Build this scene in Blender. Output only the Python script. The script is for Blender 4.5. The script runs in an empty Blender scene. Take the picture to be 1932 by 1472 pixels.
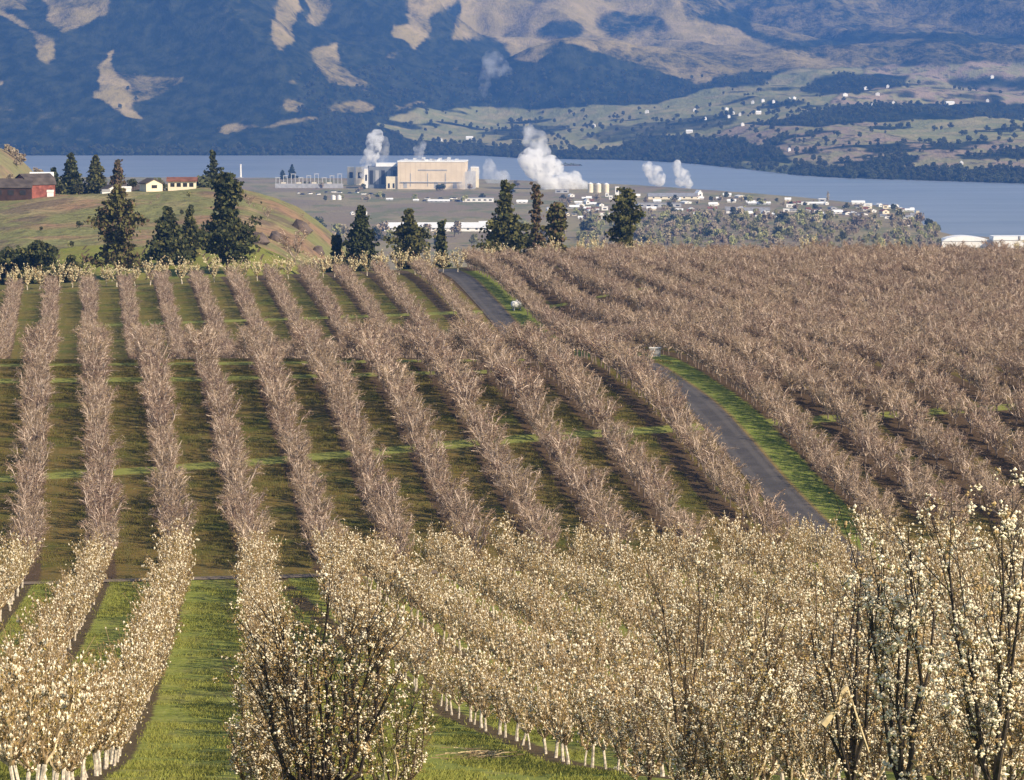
import bpy, math, random
import numpy as np
from mathutils import Vector
random.seed(7); np.random.seed(7)
S = bpy.context.scene
COL = S.collection

# ------------------------------------------------------------------ camera, sky, sun, exposure
PW, PH, F, CZ, HOR = 1932.0, 1472.0, 7540.0, 110.0, 130.0
PITCH = math.atan((PH / 2 - HOR) / F)
cam_d = bpy.data.cameras.new('camera'); cam = bpy.data.objects.new('camera', cam_d); COL.objects.link(cam)
cam_d.sensor_width = 36.0; cam_d.lens = 36.0 * F / PW
cam_d.clip_start = 1.0; cam_d.clip_end = 40000.0
cam.location = (0, 0, CZ); cam.rotation_euler = (math.pi / 2 - PITCH, 0, 0)
S.camera = cam

SUN_AZ, SUN_EL = math.radians(134), math.radians(34)     # compass angle from the view direction, to the right and behind
sdir = Vector((math.sin(SUN_AZ) * math.cos(SUN_EL), math.cos(SUN_AZ) * math.cos(SUN_EL), math.sin(SUN_EL)))
w = bpy.data.worlds.new('World'); S.world = w; w.use_nodes = True
nt = w.node_tree; bg = nt.nodes['Background']; sky = nt.nodes.new('ShaderNodeTexSky')
sky.sky_type = 'NISHITA'; sky.sun_disc = False; sky.sun_elevation = SUN_EL; sky.sun_rotation = SUN_AZ
nt.links.new(sky.outputs[0], bg.inputs[0]); bg.inputs[1].default_value = 0.10
sl = bpy.data.lights.new('sun', 'SUN'); sl.energy = 5.0; sl.angle = math.radians(0.5); sl.color = (1.0, 0.85, 0.64)
so = bpy.data.objects.new('sun', sl); COL.objects.link(so); so.location = (0, 0, 900)
so.rotation_euler = (-sdir).to_track_quat('-Z', 'Y').to_euler()
S.view_settings.view_transform = 'Standard'; S.view_settings.look = 'None'
S.view_settings.exposure = 0.42; S.view_settings.gamma = 1.0; S.view_settings.use_curve_mapping = False
S.render.engine = 'CYCLES'
S.cycles.max_bounces = 10; S.cycles.diffuse_bounces = 2; S.cycles.glossy_bounces = 2
S.cycles.transmission_bounces = 2; S.cycles.transparent_max_bounces = 6; S.cycles.volume_bounces = 8
S.cycles.use_denoising = True

# ------------------------------------------------------------------ pixel <-> world
ca, sa = math.cos(PITCH), math.sin(PITCH)
def at(px, py, D):
    dx, du = px - PW / 2, PH / 2 - py
    y = F * ca + du * sa; z = -F * sa + du * ca
    k = D / y
    return Vector((dx * k, D, CZ + z * k))
def proj(X, Y, Z):
    dep = Y * ca - (Z - CZ) * sa; up = Y * sa + (Z - CZ) * ca
    return PW / 2 + F * X / dep, PH / 2 - F * up / dep
def px_of(X, Y): return PW / 2 + F * X / np.maximum(Y, 1.0)

# ------------------------------------------------------------------ numpy noise
def _hash(ix, iy, s):
    n = (ix * 374761393 + iy * 668265263 + s * 974711) & 0xffffffff
    n = ((n ^ (n >> 13)) * 1274126177) & 0xffffffff
    return ((n ^ (n >> 16)) & 0xffff) / 65535.0
def vnoise(x, y, s=0):
    x = np.asarray(x, float); y = np.asarray(y, float)
    ix = np.floor(x).astype(np.int64); iy = np.floor(y).astype(np.int64)
    fx = x - ix; fy = y - iy
    fx = fx * fx * (3 - 2 * fx); fy = fy * fy * (3 - 2 * fy)
    a = _hash(ix, iy, s); b = _hash(ix + 1, iy, s); c = _hash(ix, iy + 1, s); d = _hash(ix + 1, iy + 1, s)
    return (a * (1 - fx) + b * fx) * (1 - fy) + (c * (1 - fx) + d * fx) * fy
def fbm(x, y, s=0, o=4):
    t = 0; a = 0.5
    for i in range(o):
        t = t + a * vnoise(x, y, s + i); x = x * 2.03; y = y * 2.03; a *= 0.5
    return t - 0.47
def sstep(a, b, x):
    t = np.clip((np.asarray(x, float) - a) / (b - a), 0, 1); return t * t * (3 - 2 * t)

# ------------------------------------------------------------------ land heights
_T = [(-80, 112), (0, 105.5), (40, 101), (70, 96.6), (100, 91.6), (130, 86.3), (169, 80.4), (200, 77.3), (240, 75.0), (270, 73.7),
      (286, 73.3), (300, 73.9), (332, 76.1), (365, 78.4), (395, 80.2), (410, 80.4), (420, 79.5), (430, 78.2), (445, 76.5), (480, 74.3), (520, 74.2),
      (560, 75.8), (600, 77.3), (630, 77.3), (660, 76.3), (700, 73.0), (770, 63.0), (900, 50)]
_ty = np.arange(-80, 900, 1.0); _tz = np.interp(_ty, [a for a, b in _T], [b for a, b in _T])
_k = np.exp(-0.5 * (np.arange(-12, 13) / 3.6) ** 2); _k /= _k.sum()
_tz[12:-12] = np.convolve(_tz, _k, 'valid')
def z_orchard(X, Y):
    z = np.interp(Y, _ty, _tz)
    fill = np.interp(Y, [400, 410, 600, 620], [80.0, 80.3, 77.8, 77.3]) - z
    fill = np.where((Y > 405) & (Y < 612), np.maximum(fill, 0), 0)
    z = z + fill * sstep(0, 24, X)
    z = z + 1.1 * sstep(-34, 2, X) * np.exp(-((Y - 362) / 26.0) ** 2)
    z = z + 0.04 * (np.clip(X, -100, 16) + 40) * sstep(470, 590, Y)
    return z + 0.25 * fbm(X / 23.0, Y / 23.0, 3)
_kp = ([-900, -200, 0, 90, 250, 380, 460, 520, 560, 600, 640, 690, 780, 900], [70, 78, 79.6, 80.3, 81.2, 82, 81.8, 79.4, 77, 73.4, 69, 60, 34, 10])
NB = ([-900, 0, 600, 900, 1200, 1500, 1650, 1725, 1745, 1800, 1932, 2900], [4000, 3930, 3880, 3850, 3650, 3320, 3120, 3000, 2680, 2570, 2520, 2200])
FB = ([-900, 900, 1000, 1200, 1300, 1500, 1600, 1932, 2900], [5090, 5088, 4907, 4822, 4659, 4147, 4026, 3840, 3600])
def z_valley(X, Y):
    px = px_of(X, Y)
    base = np.interp(Y, [600, 640, 760, 1000, 1500, 2500, 6000], [77, 75, 60, 30, 12, 10, 5])
    top = np.interp(px, *_kp)
    front = np.interp(Y, [640, 700, 930, 960, 1350], [0.90, 0.905, 1.0, 1.0, 0.0])
    kn = top * front + (3.2 * fbm(X / 34.0, Y / 38.0, 9) + 1.5 * fbm(X / 9.0, Y / 12.0, 19)) * (top > 40)
    z = np.maximum(base, kn) + 0.8 * fbm(X / 120.0, Y / 120.0, 5)
    z = z + 66 * np.exp(-((X + 172) / 34) ** 2 - ((Y - 1320) / 160) ** 2)
    bank = 0.25 + (np.interp(px, *NB) - Y) * 0.06
    return np.maximum(np.minimum(z, bank), -5.0)
def z_land(X, Y):
    X = np.asarray(X, float); Y = np.asarray(Y, float)
    t = sstep(640, 735, Y)
    return z_orchard(X, Y) * (1 - t) + z_valley(X, np.maximum(Y, 600)) * t
TABL = ([0, 60, 200, 420, 900, 1400, 2000, 2600, 4200, 7000], [-2, 9, 24, 62, 168, 292, 400, 470, 620, 700])
TABM = ([0, 60, 300, 700, 1100, 1500, 2000, 2600, 3300, 4500, 7000], [-2, 6, 14, 28, 43, 66, 140, 222, 330, 520, 640])
TABR = ([0, 60, 200, 600, 1100, 1700, 2400, 3400, 4400, 5600, 7000], [-2, 5, 12, 30, 48, 66, 95, 158, 255, 420, 560])
def z_far(X, Y):
    px = px_of(X, Y); t = Y - np.interp(px, *FB)
    l, m, r = np.interp(t, *TABL), np.interp(t, *TABM), np.interp(t, *TABR)
    a = sstep(430, 1000, px + 200 * fbm(Y / 420.0, X / 900.0, 21)); b = sstep(980, 1560, px)
    z = l * (1 - a) + m * a; z = z * (1 - b) + r * b
    hs = np.clip(z / 160.0, 0, 1.5)
    rid = 1 - np.abs(fbm(X / 480.0 + 0.0004 * Y, Y / 1500.0, 31, 5)) * 4.2
    z = z + hs * 64 * (rid - 0.55) + hs * 20 * fbm(X / 120.0, Y / 420.0, 41, 4) + np.clip(t / 300, 0, 1) * 4 * fbm(X / 210.0, Y / 160.0, 51, 3)
    z = z + 74 * np.exp(-((X - 92) / 120) ** 2 - ((Y - 6480) / 260) ** 2)
    z = z + 44 * np.exp(-((X - 250) / 120) ** 2 - ((Y - 6650) / 260) ** 2)
    return z

# ------------------------------------------------------------------ materials
def nodes_of(name):
    m = bpy.data.materials.new(name); m.use_nodes = True
    return m, m.node_tree, m.node_tree.nodes['Principled BSDF']
class G:                                                    # small node-graph helper
    def __init__(s, t): s.t = t
    def put(s, sock, v):
        if isinstance(v, bpy.types.NodeSocket): s.t.links.new(v, sock)
        else: sock.default_value = v
    def math(s, op, a, b=0.0, c=None, clamp=False):
        n = s.t.nodes.new('ShaderNodeMath'); n.operation = op; n.use_clamp = clamp
        s.put(n.inputs[0], a); s.put(n.inputs[1], b)
        if c is not None: s.put(n.inputs[2], c)
        return n.outputs[0]
    def step(s, a, b, x):
        n = s.t.nodes.new('ShaderNodeMapRange'); n.interpolation_type = 'SMOOTHSTEP'
        s.put(n.inputs[0], x); n.inputs[1].default_value = a; n.inputs[2].default_value = b
        return n.outputs[0]
    def mix(s, f, a, b):
        n = s.t.nodes.new('ShaderNodeMix'); n.data_type = 'RGBA'
        s.put(n.inputs[0], f)
        s.put(n.inputs[6], a if isinstance(a, bpy.types.NodeSocket) else (*a, 1)); s.put(n.inputs[7], b if isinstance(b, bpy.types.NodeSocket) else (*b, 1))
        return n.outputs[2]
    def attr(s, name, out='Fac'):
        n = s.t.nodes.new('ShaderNodeAttribute'); n.attribute_name = name; return n.outputs[out]
    def pos(s, scale=(1, 1, 1), obj=False):
        v = s.t.nodes.new('ShaderNodeTexCoord').outputs['Object'] if obj else s.t.nodes.new('ShaderNodeNewGeometry').outputs['Position']
        n = s.t.nodes.new('ShaderNodeVectorMath'); n.operation = 'MULTIPLY'; s.t.links.new(v, n.inputs[0]); n.inputs[1].default_value = scale
        return n.outputs[0]
    def noise(s, vec, scale, detail=3.0, rough=0.55, out=0):
        n = s.t.nodes.new('ShaderNodeTexNoise'); s.t.links.new(vec, n.inputs['Vector'])
        n.inputs['Scale'].default_value = scale; n.inputs['Detail'].default_value = detail; n.inputs['Roughness'].default_value = rough
        return n.outputs[out]
    def bump(s, h, strength, dist=1.0):
        n = s.t.nodes.new('ShaderNodeBump'); s.put(n.inputs['Height'], h); n.inputs['Strength'].default_value = strength
        n.inputs['Distance'].default_value = dist; return n.outputs[0]
def simple(name, col, var=0.25, scale=2.0, rough=0.8, obj=True, col2=None, per_object=0.0, spec=0.2):
    m, t, b = nodes_of(name); g = G(t)
    n = g.noise(g.pos(obj=obj), scale, 3)
    f = g.step(0.3, 0.7, n)
    c = g.mix(f, tuple(x * (1 - var) for x in col), col2 or tuple(min(1, x * (1 + var)) for x in col))
    if per_object:
        r = t.nodes.new('ShaderNodeObjectInfo').outputs['Random']
        h = t.nodes.new('ShaderNodeHueSaturation'); g.put(h.inputs['Value'], g.math('MULTIPLY_ADD', r, 2 * per_object, 1 - per_object))
        g.put(h.inputs['Hue'], g.math('MULTIPLY_ADD', r, 0.03, 0.485)); t.links.new(c, h.inputs['Color']); c = h.outputs[0]
    t.links.new(c, b.inputs['Base Color']); b.inputs['Roughness'].default_value = rough
    b.inputs['Specular IOR Level'].default_value = spec
    return m

def ground_material():
    m, t, b = nodes_of('orchard_turf'); g = G(t)
    P = g.pos(); row = g.attr('row'); lane = g.attr('lane'); tone = g.attr('tone'); rd = g.attr('road_offset')
    n1 = g.noise(P, 0.16, 4); n2 = g.noise(P, 1.3, 4); n3 = g.noise(g.pos((0.35, 2.2, 1)), 0.9, 3); n4 = g.noise(P, 6.0, 3)
    fresh = g.mix(g.step(0.35, 0.68, n2), (0.185, 0.215, 0.040), (0.27, 0.29, 0.068))
    fresh = g.mix(g.step(0.46, 0.70, n1), fresh, (0.27, 0.26, 0.07))
    fresh = g.mix(g.math('MULTIPLY', g.step(0.56, 0.70, n3), 0.55), fresh, (0.085, 0.105, 0.022))
    dull = g.mix(g.step(0.30, 0.56, n1), (0.085, 0.092, 0.018), (0.160, 0.112, 0.034))
    dull = g.mix(g.math('MULTIPLY', g.step(0.50, 0.66, n3), 0.7), dull, (0.058, 0.066, 0.022))
    dull = g.mix(g.math('MULTIPLY', g.step(0.56, 0.72, n2), 0.6), dull, (0.155, 0.105, 0.05))
    c = g.mix(tone, fresh, dull)
    d = g.math('MULTIPLY', g.math('ABSOLUTE', g.math('SUBTRACT', g.math('FRACT', g.math('ADD', row, 0.5)), 0.5)), 5.5)
    d = g.math('ADD', d, g.math('MULTIPLY_ADD', n2, 0.7, -0.35))
    mid = g.math('SUBTRACT', 2.75, d)
    rut = g.math('SUBTRACT', 1.0, g.step(0.10, 0.34, g.math('ABSOLUTE', g.math('SUBTRACT', mid, 0.82))))
    c = g.mix(g.math('MULTIPLY', g.math('MULTIPLY', rut, g.step(0.38, 0.62, n1)), 0.45), c, (0.115, 0.105, 0.04))
    spk = g.noise(P, 2.6, 2); c = g.mix(g.math('MULTIPLY', g.step(0.66, 0.72, spk), 0.55), c, (0.38, 0.35, 0.17))
    c = g.mix(g.math('MULTIPLY', g.step(0.62, 0.70, g.noise(P, 3.7, 3)), 0.5), c, (0.05, 0.062, 0.016))
    wid = g.math('MULTIPLY_ADD', tone, 0.35, 0.62)
    soil = g.mix(g.step(0.35, 0.65, n4), (0.060, 0.040, 0.026), (0.11, 0.072, 0.048))
    strip = g.math('SUBTRACT', 1.0, g.step(-0.12, 0.18, g.math('SUBTRACT', d, wid)))
    c = g.mix(g.math('MULTIPLY', strip, 0.92), c, soil)
    ld = g.math('ADD', lane, g.math('MULTIPLY_ADD', n2, 0.8, -0.4))
    c = g.mix(g.math('MULTIPLY', g.math('SUBTRACT', 1.0, g.step(1.2, 2.1, ld)), 0.95), c, (0.225, 0.24, 0.065))
    v = g.math('MULTIPLY', g.step(1.5, 1.8, rd), g.math('SUBTRACT', 1.0, g.step(4.2, 4.8, g.math('ADD', rd, g.math('MULTIPLY_ADD', n2, 1.0, -0.5)))))
    vc = g.mix(g.step(0.4, 0.62, n2), (0.145, 0.185, 0.036), (0.225, 0.245, 0.065))
    vc = g.mix(g.math('SUBTRACT', 1.0, g.step(1.65, 2.2, rd)), vc, (0.21, 0.15, 0.07))
    c = g.mix(v, c, vc)
    t.links.new(c, b.inputs['Base Color']); b.inputs['Roughness'].default_value = 0.95; b.inputs['Specular IOR Level'].default_value = 0.1
    h = g.math('ADD', g.math('MULTIPLY', n4, 0.4), n2)
    t.links.new(g.bump(h, 0.6, 0.25), b.inputs['Normal'])
    return m
def valley_material():
    m, t, b = nodes_of('valley_fields'); g = G(t)
    P = g.pos(); near = g.attr('near')
    n1 = g.noise(g.pos((1, 0.55, 1)), 0.011, 4, 0.6); n2 = g.noise(g.pos((1, 0.3, 1)), 0.05, 4); n3 = g.noise(P, 0.028, 4, 0.6); n4 = g.noise(P, 0.3, 4)
    far = g.mix(g.step(0.40, 0.60, n1), (0.235, 0.185, 0.125), (0.28, 0.235, 0.13))
    far = g.mix(g.math('MULTIPLY', g.step(0.5, 0.62, n2), 0.8), far, (0.155, 0.165, 0.075))
    kn = g.mix(g.step(0.36, 0.50, n3), (0.29, 0.185, 0.115), (0.205, 0.205, 0.085))
    kn = g.mix(g.math('MULTIPLY', g.step(0.55, 0.66, n2), 0.7), kn, (0.34, 0.27, 0.15))
    kn = g.mix(g.math('MULTIPLY', g.step(0.48, 0.66, n4), 0.6), kn, (0.12, 0.105, 0.055))
    n5 = g.noise(g.pos((1, 0.5, 1)), 0.06, 4, 0.6); kn = g.mix(g.math('MULTIPLY', g.step(0.54, 0.64, n5), 0.7), kn, (0.13, 0.095, 0.075))
    c = g.mix(near, far, kn)
    t.links.new(c, b.inputs['Base Color']); b.inputs['Roughness'].default_value = 0.95; b.inputs['Specular IOR Level'].default_value = 0.1
    t.links.new(g.bump(n4, 0.8, 2.0), b.inputs['Normal'])
    return m
def mountain_material():
    m, t, b = nodes_of('hill_cover'); g = G(t)
    P = g.pos(); sep = t.nodes.new('ShaderNodeSeparateColor'); t.links.new(g.attr('cover', 'Color'), sep.inputs[0])
    n1 = g.noise(P, 0.012, 5, 0.6); n2 = g.noise(g.pos((1, 0.3, 1)), 0.05, 5, 0.65); n3 = g.noise(g.pos((1, 0.4, 1)), 0.03, 4)
    forest = g.mix(g.step(0.38, 0.64, n2), (0.014, 0.020, 0.012), (0.042, 0.048, 0.025))
    dry = g.mix(g.step(0.40, 0.62, n1), (0.32, 0.25, 0.10), (0.39, 0.30, 0.145))
    dry = g.mix(g.math('MULTIPLY', g.step(0.54, 0.68, n2), 0.45), dry, (0.13, 0.12, 0.07))
    green = g.mix(g.step(0.42, 0.6, n3), (0.24, 0.24, 0.105), (0.33, 0.285, 0.14))
    field = g.mix(g.step(0.42, 0.6, n3), (0.37, 0.275, 0.19), (0.32, 0.29, 0.14))
    field = g.mix(g.math('MULTIPLY', g.step(0.52, 0.62, n2), 0.8), field, (0.075, 0.07, 0.045))
    j = g.math('MULTIPLY_ADD', n2, 0.5, -0.25)
    j0 = g.math('ADD', g.math('MULTIPLY_ADD', n2, 1.1, -0.55), g.math('MULTIPLY_ADD', g.noise(g.pos((1, 0.5, 1)), 0.14, 3), 0.5, -0.25))
    c = g.mix(g.step(0.12, 0.88, g.math('ADD', sep.outputs[0], j0)), forest, dry)
    c = g.mix(g.step(0.10, 0.90, g.math('ADD', sep.outputs[1], j)), c, green)
    c = g.mix(g.step(0.10, 0.90, g.math('ADD', sep.outputs[2], j)), c, field)
    t.links.new(c, b.inputs['Base Color']); b.inputs['Roughness'].default_value = 1.0; b.inputs['Specular IOR Level'].default_value = 0.0
    t.links.new(g.bump(n2, 0.7, 9.0), b.inputs['Normal'])
    return m
def water_material():
    m, t, b = nodes_of('river_water'); g = G(t)
    n = g.noise(g.pos((0.25, 1.0, 1)), 0.02, 5, 0.6)
    c = g.mix(g.step(0.36, 0.64, n), (0.17, 0.19, 0.21), (0.235, 0.25, 0.27))
    t.links.new(c, b.inputs['Base Color']); b.inputs['Roughness'].default_value = 0.32
    b.inputs['IOR'].default_value = 1.33
    n2 = g.noise(g.pos((0.6, 1, 1)), 0.15, 4); t.links.new(g.bump(n2, 0.5, 1.2), b.inputs['Normal'])
    return m
def asphalt_material():
    m, t, b = nodes_of('asphalt'); g = G(t)
    P = g.pos(); n = g.noise(P, 0.5, 4); n2 = g.noise(P, 9, 3); n3 = g.noise(g.pos((0.5, 0.5, 1)), 0.12, 3)
    c = g.mix(g.step(0.38, 0.66, n), (0.044, 0.040, 0.043), (0.070, 0.063, 0.065))
    c = g.mix(g.math('MULTIPLY', g.step(0.5, 0.7, n2), 0.35), c, (0.15, 0.13, 0.12))
    off = g.math('ABSOLUTE', g.attr('across'))
    trk = g.math('SUBTRACT', 1.0, g.step(0.12, 0.42, g.math('ABSOLUTE', g.math('SUBTRACT', off, 0.85))))
    c = g.mix(g.math('MULTIPLY', trk, 0.35), c, (0.125, 0.112, 0.105))
    c = g.mix(g.math('MULTIPLY', g.step(0.58, 0.62, n3), 0.6), c, (0.045, 0.042, 0.044))
    c = g.mix(g.math('MULTIPLY', g.step(1.15, 1.7, g.math('ADD', off, g.math('MULTIPLY_ADD', n, 0.8, -0.4))), 0.75), c, (0.13, 0.10, 0.07))
    t.links.new(c, b.inputs['Base Color']); b.inputs['Roughness'].default_value = 0.85
    t.links.new(g.bump(n2, 0.4, 0.05), b.inputs['Normal'])
    return m
M = {}
M['turf'] = ground_material(); M['valley'] = valley_material(); M['hill'] = mountain_material()
M['water'] = water_material(); M['asphalt'] = asphalt_material()
M['whitewash'] = simple('whitewashed_bark', (0.58, 0.51, 0.41), 0.45, 7)
M['bark_tan'] = simple('tan_bark', (0.30, 0.215, 0.125), 0.35, 5)
M['bark_grey'] = simple('pale_grey_bark', (0.60, 0.48, 0.39), 0.35, 3)
M['bark_low'] = simple('brown_lower_bark', (0.20, 0.155, 0.13), 0.35, 4)
M['limb_painted_lit'] = simple('painted_sunlit_bark', (0.52, 0.42, 0.27), 0.3, 5)  # lighter copy of the tan bark, sunlight on some limbs painted into its colour
M['bark_mid'] = simple('brown_bark', (0.13, 0.092, 0.06), 0.4, 5)
M['bark_dark'] = simple('dark_bark', (0.050, 0.040, 0.034), 0.4, 5)
M['twig_mauve'] = simple('budding_twigs', (0.26, 0.180, 0.128), 0.3, 1.2, col2=(0.34, 0.24, 0.17), per_object=0.2)
M['leaf_bronze'] = simple('bronze_young_leaf', (0.27, 0.175, 0.058), 0.45, 1.5, col2=(0.38, 0.265, 0.085), per_object=0.12)
M['leaf_gold'] = simple('golden_young_leaf', (0.30, 0.23, 0.055), 0.4, 2, col2=(0.22, 0.20, 0.05))
M['leaf_olive'] = simple('olive_young_leaf', (0.12, 0.10, 0.03), 0.35, 3)
M['petal'] = simple('blossom_petal', (0.86, 0.76, 0.57), 0.10, 3, rough=0.7)
M['petal_cream'] = simple('cream_petal', (0.68, 0.60, 0.38), 0.15, 3)
M['petal_bud'] = simple('blossom_bud', (0.42, 0.30, 0.15), 0.3, 3)
M['needle'] = simple('pine_needles', (0.080, 0.080, 0.024), 0.45, 0.5, col2=(0.17, 0.16, 0.055))
M['needle_dark'] = simple('dark_needles', (0.046, 0.054, 0.020), 0.4, 0.5)
M['needle_brown'] = simple('browned_needles', (0.115, 0.078, 0.045), 0.4, 0.5)
M['pine_bark'] = simple('pine_bark', (0.10, 0.065, 0.045), 0.3, 2)
M['scrub_mauve'] = simple('bare_scrub', (0.36, 0.295, 0.205), 0.3, 0.4, per_object=0.25)
M['scrub_green'] = simple('spring_scrub', (0.30, 0.285, 0.13), 0.3, 0.4, per_object=0.3)
M['scrub_dark'] = simple('dark_scrub', (0.075, 0.08, 0.038), 0.3, 0.4, per_object=0.3)
M['scrub_yellow'] = simple('yellow_spring_leaf', (0.36, 0.33, 0.10), 0.25, 0.4)
M['white'] = simple('white_paint', (0.80, 0.78, 0.74), 0.06, 0.6, 0.6)
M['cream'] = simple('cream_cladding', (0.70, 0.585, 0.44), 0.06, 0.15, 0.7)
M['cream_light'] = simple('light_cream_wall', (0.74, 0.66, 0.50), 0.06, 0.3, 0.7)
M['joint'] = simple('panel_joint', (0.62, 0.51, 0.38), 0.1, 0.5)
M['car_dark'] = simple('dark_car_paint', (0.06, 0.07, 0.09), 0.1, 1, 0.35)
M['slate'] = simple('slate_grey_cladding', (0.16, 0.175, 0.195), 0.15, 0.2, 0.6)
M['grey'] = simple('weathered_grey', (0.36, 0.36, 0.37), 0.15, 0.3, 0.7)
M['dark'] = simple('dark_opening', (0.03, 0.03, 0.035), 0.2, 1, 0.4)
M['roof_dark'] = simple('dark_roofing', (0.085, 0.07, 0.065), 0.3, 0.6)
M['roof_red'] = simple('red_brown_roofing', (0.20, 0.085, 0.06), 0.3, 0.6)
M['roof_grey'] = simple('grey_roofing', (0.26, 0.26, 0.27), 0.2, 0.5)
M['roof_white'] = simple('white_roofing', (0.82, 0.82, 0.80), 0.05, 0.3, 0.5)
M['barn_red'] = simple('barn_red_boards', (0.25, 0.085, 0.066), 0.35, 1.0)
M['barn_brown'] = simple('brown_barn_boards', (0.055, 0.032, 0.028), 0.3, 0.6)
M['rock'] = simple('basalt_rock', (0.11, 0.085, 0.075), 0.4, 0.5)
M['metal'] = simple('galvanised_steel', (0.50, 0.51, 0.52), 0.1, 2, 0.45)

# ------------------------------------------------------------------ mesh helpers
def grid_mesh(name, X, Y, Z, mat, smooth=True, attrs=None, cattrs=None):
    r, c = X.shape
    v = np.stack([X, Y, Z], -1).reshape(-1, 3).astype(np.float32)
    i = np.arange(r * c).reshape(r, c)
    q = np.stack([i[:-1, :-1], i[:-1, 1:], i[1:, 1:], i[1:, :-1]], -1).reshape(-1, 4).astype(np.int32)
    me = bpy.data.meshes.new(name); me.vertices.add(len(v)); me.vertices.foreach_set('co', v.ravel())
    me.loops.add(q.size); me.loops.foreach_set('vertex_index', q.ravel())
    me.polygons.add(len(q)); me.polygons.foreach_set('loop_start', np.arange(0, q.size, 4, dtype=np.int32))
    me.polygons.foreach_set('loop_total', np.full(len(q), 4, np.int32))
    me.polygons.foreach_set('use_smooth', np.full(len(q), smooth))
    for k, a in (attrs or {}).items():
        at_ = me.attributes.new(k, 'FLOAT', 'POINT'); at_.data.foreach_set('value', a.ravel().astype(np.float32))
    for k, a in (cattrs or {}).items():
        at_ = me.attributes.new(k, 'FLOAT_COLOR', 'POINT'); at_.data.foreach_set('color', np.concatenate([a.reshape(-1, 3), np.ones((r * c, 1))], 1).astype(np.float32).ravel())
    me.update(); me.materials.append(mat)
    o = bpy.data.objects.new(name, me); COL.objects.link(o)
    return o
def tag(o, label=None, cat=None, group=None, kind=None):
    if label: o['label'] = label
    if cat: o['category'] = cat
    if group: o['group'] = group
    if kind: o['kind'] = kind
    return o
class MB:
    def __init__(s): s.v = []; s.f = []; s.m = []; s.mats = []
    def mi(s, mat):
        if mat not in s.mats: s.mats.append(mat)
        return s.mats.index(mat)
    def quad(s, pts, mat):
        i = len(s.v); s.v += [tuple(p) for p in pts]; s.f.append(tuple(range(i, i + len(pts)))); s.m.append(s.mi(mat))
    def tube(s, pts, rs, mat, n=3, cap=False):
        k = s.mi(mat); base = len(s.v)
        for j, p in enumerate(pts):
            a = pts[max(0, j - 1)]; b = pts[min(len(pts) - 1, j + 1)]
            d = Vector(b) - Vector(a)
            if d.length < 1e-6: d = Vector((0, 0, 1))
            d.normalize()
            u = d.cross(Vector((0.31, 0.95, 0.05))); u.normalize(); w_ = d.cross(u)
            for q in range(n):
                t = 2 * math.pi * q / n + 0.4
                s.v.append(tuple(Vector(p) + u * (math.cos(t) * rs[j]) + w_ * (math.sin(t) * rs[j])))
        for j in range(len(pts) - 1):
            for q in range(n):
                a = base + j * n + q; b = base + j * n + (q + 1) % n
                s.f.append((a, b, b + n, a + n)); s.m.append(k)
        if cap:
            e = base + (len(pts) - 1) * n
            s.f.append(tuple(e + q for q in range(n))); s.m.append(k)
            s.f.append(tuple(base + q for q in reversed(range(n)))); s.m.append(k)
    def blob(s, c, r, mat, rnd, squash=1.0):
        k = s.mi(mat); b = len(s.v)
        for d in ((1, 0, 0), (0, 1, 0), (-1, 0, 0), (0, -1, 0), (0, 0, 1), (0, 0, -1)):
            q = r * rnd.uniform(0.65, 1.25)
            s.v.append((c[0] + d[0] * q + rnd.uniform(-.25, .25) * r, c[1] + d[1] * q + rnd.uniform(-.25, .25) * r, c[2] + d[2] * q * squash))
        for a, e in ((0, 1), (1, 2), (2, 3), (3, 0)):
            s.f.append((b + a, b + e, b + 4)); s.m.append(k); s.f.append((b + e, b + a, b + 5)); s.m.append(k)
    def leaf(s, c, r, mat, rnd, asp=0.6):
        a = Vector((rnd.gauss(0, 1), rnd.gauss(0, 1), rnd.gauss(0, 1))).normalized(); b = a.orthogonal().normalized()
        b = (b * math.cos(0.7) + a.cross(b) * math.sin(0.7))
        c = Vector(c); s.quad([c - a * r, c + b * r * asp, c + a * r, c - b * r * asp], mat)
    def box(s, x0, x1, y0, y1, z0, z1, mat):
        k = s.mi(mat); b = len(s.v)
        s.v += [(x0, y0, z0), (x1, y0, z0), (x1, y1, z0), (x0, y1, z0), (x0, y0, z1), (x1, y0, z1), (x1, y1, z1), (x0, y1, z1)]
        for f in ((0, 3, 2, 1), (4, 5, 6, 7), (0, 1, 5, 4), (1, 2, 6, 5), (2, 3, 7, 6), (3, 0, 4, 7)):
            s.f.append(tuple(b + i for i in f)); s.m.append(k)
    def prism(s, prof, y0, y1, mat):                        # profile in x,z, extruded along y
        k = s.mi(mat); b = len(s.v); n = len(prof)
        s.v += [(x, y0, z) for x, z in prof] + [(x, y1, z) for x, z in prof]
        for i in range(n):
            j = (i + 1) % n; s.f.append((b + i, b + j, b + n + j, b + n + i)); s.m.append(k)
        s.f.append(tuple(b + n - 1 - i for i in range(n))); s.m.append(k)
        s.f.append(tuple(b + n + i for i in range(n))); s.m.append(k)
    def cyl(s, cx, cy, z0, z1, r, mat, n=12, r1=None):
        s.tube([(cx, cy, z0), (cx, cy, z1)], [r, r if r1 is None else r1], mat, n, True)
    def build(s, name, parent=None, loc=(0, 0, 0), rot=0.0, smooth=False):
        me = bpy.data.meshes.new(name); me.from_pydata(s.v, [], s.f)
        for m in s.mats: me.materials.append(m)
        me.polygons.foreach_set('material_index', s.m)
        if smooth: me.polygons.foreach_set('use_smooth', [True] * len(s.f))
        me.update()
        o = bpy.data.objects.new(name, me); COL.objects.link(o)
        if parent: o.parent = parent
        o.location = loc; o.rotation_euler = (0, 0, rot)
        return o
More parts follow.
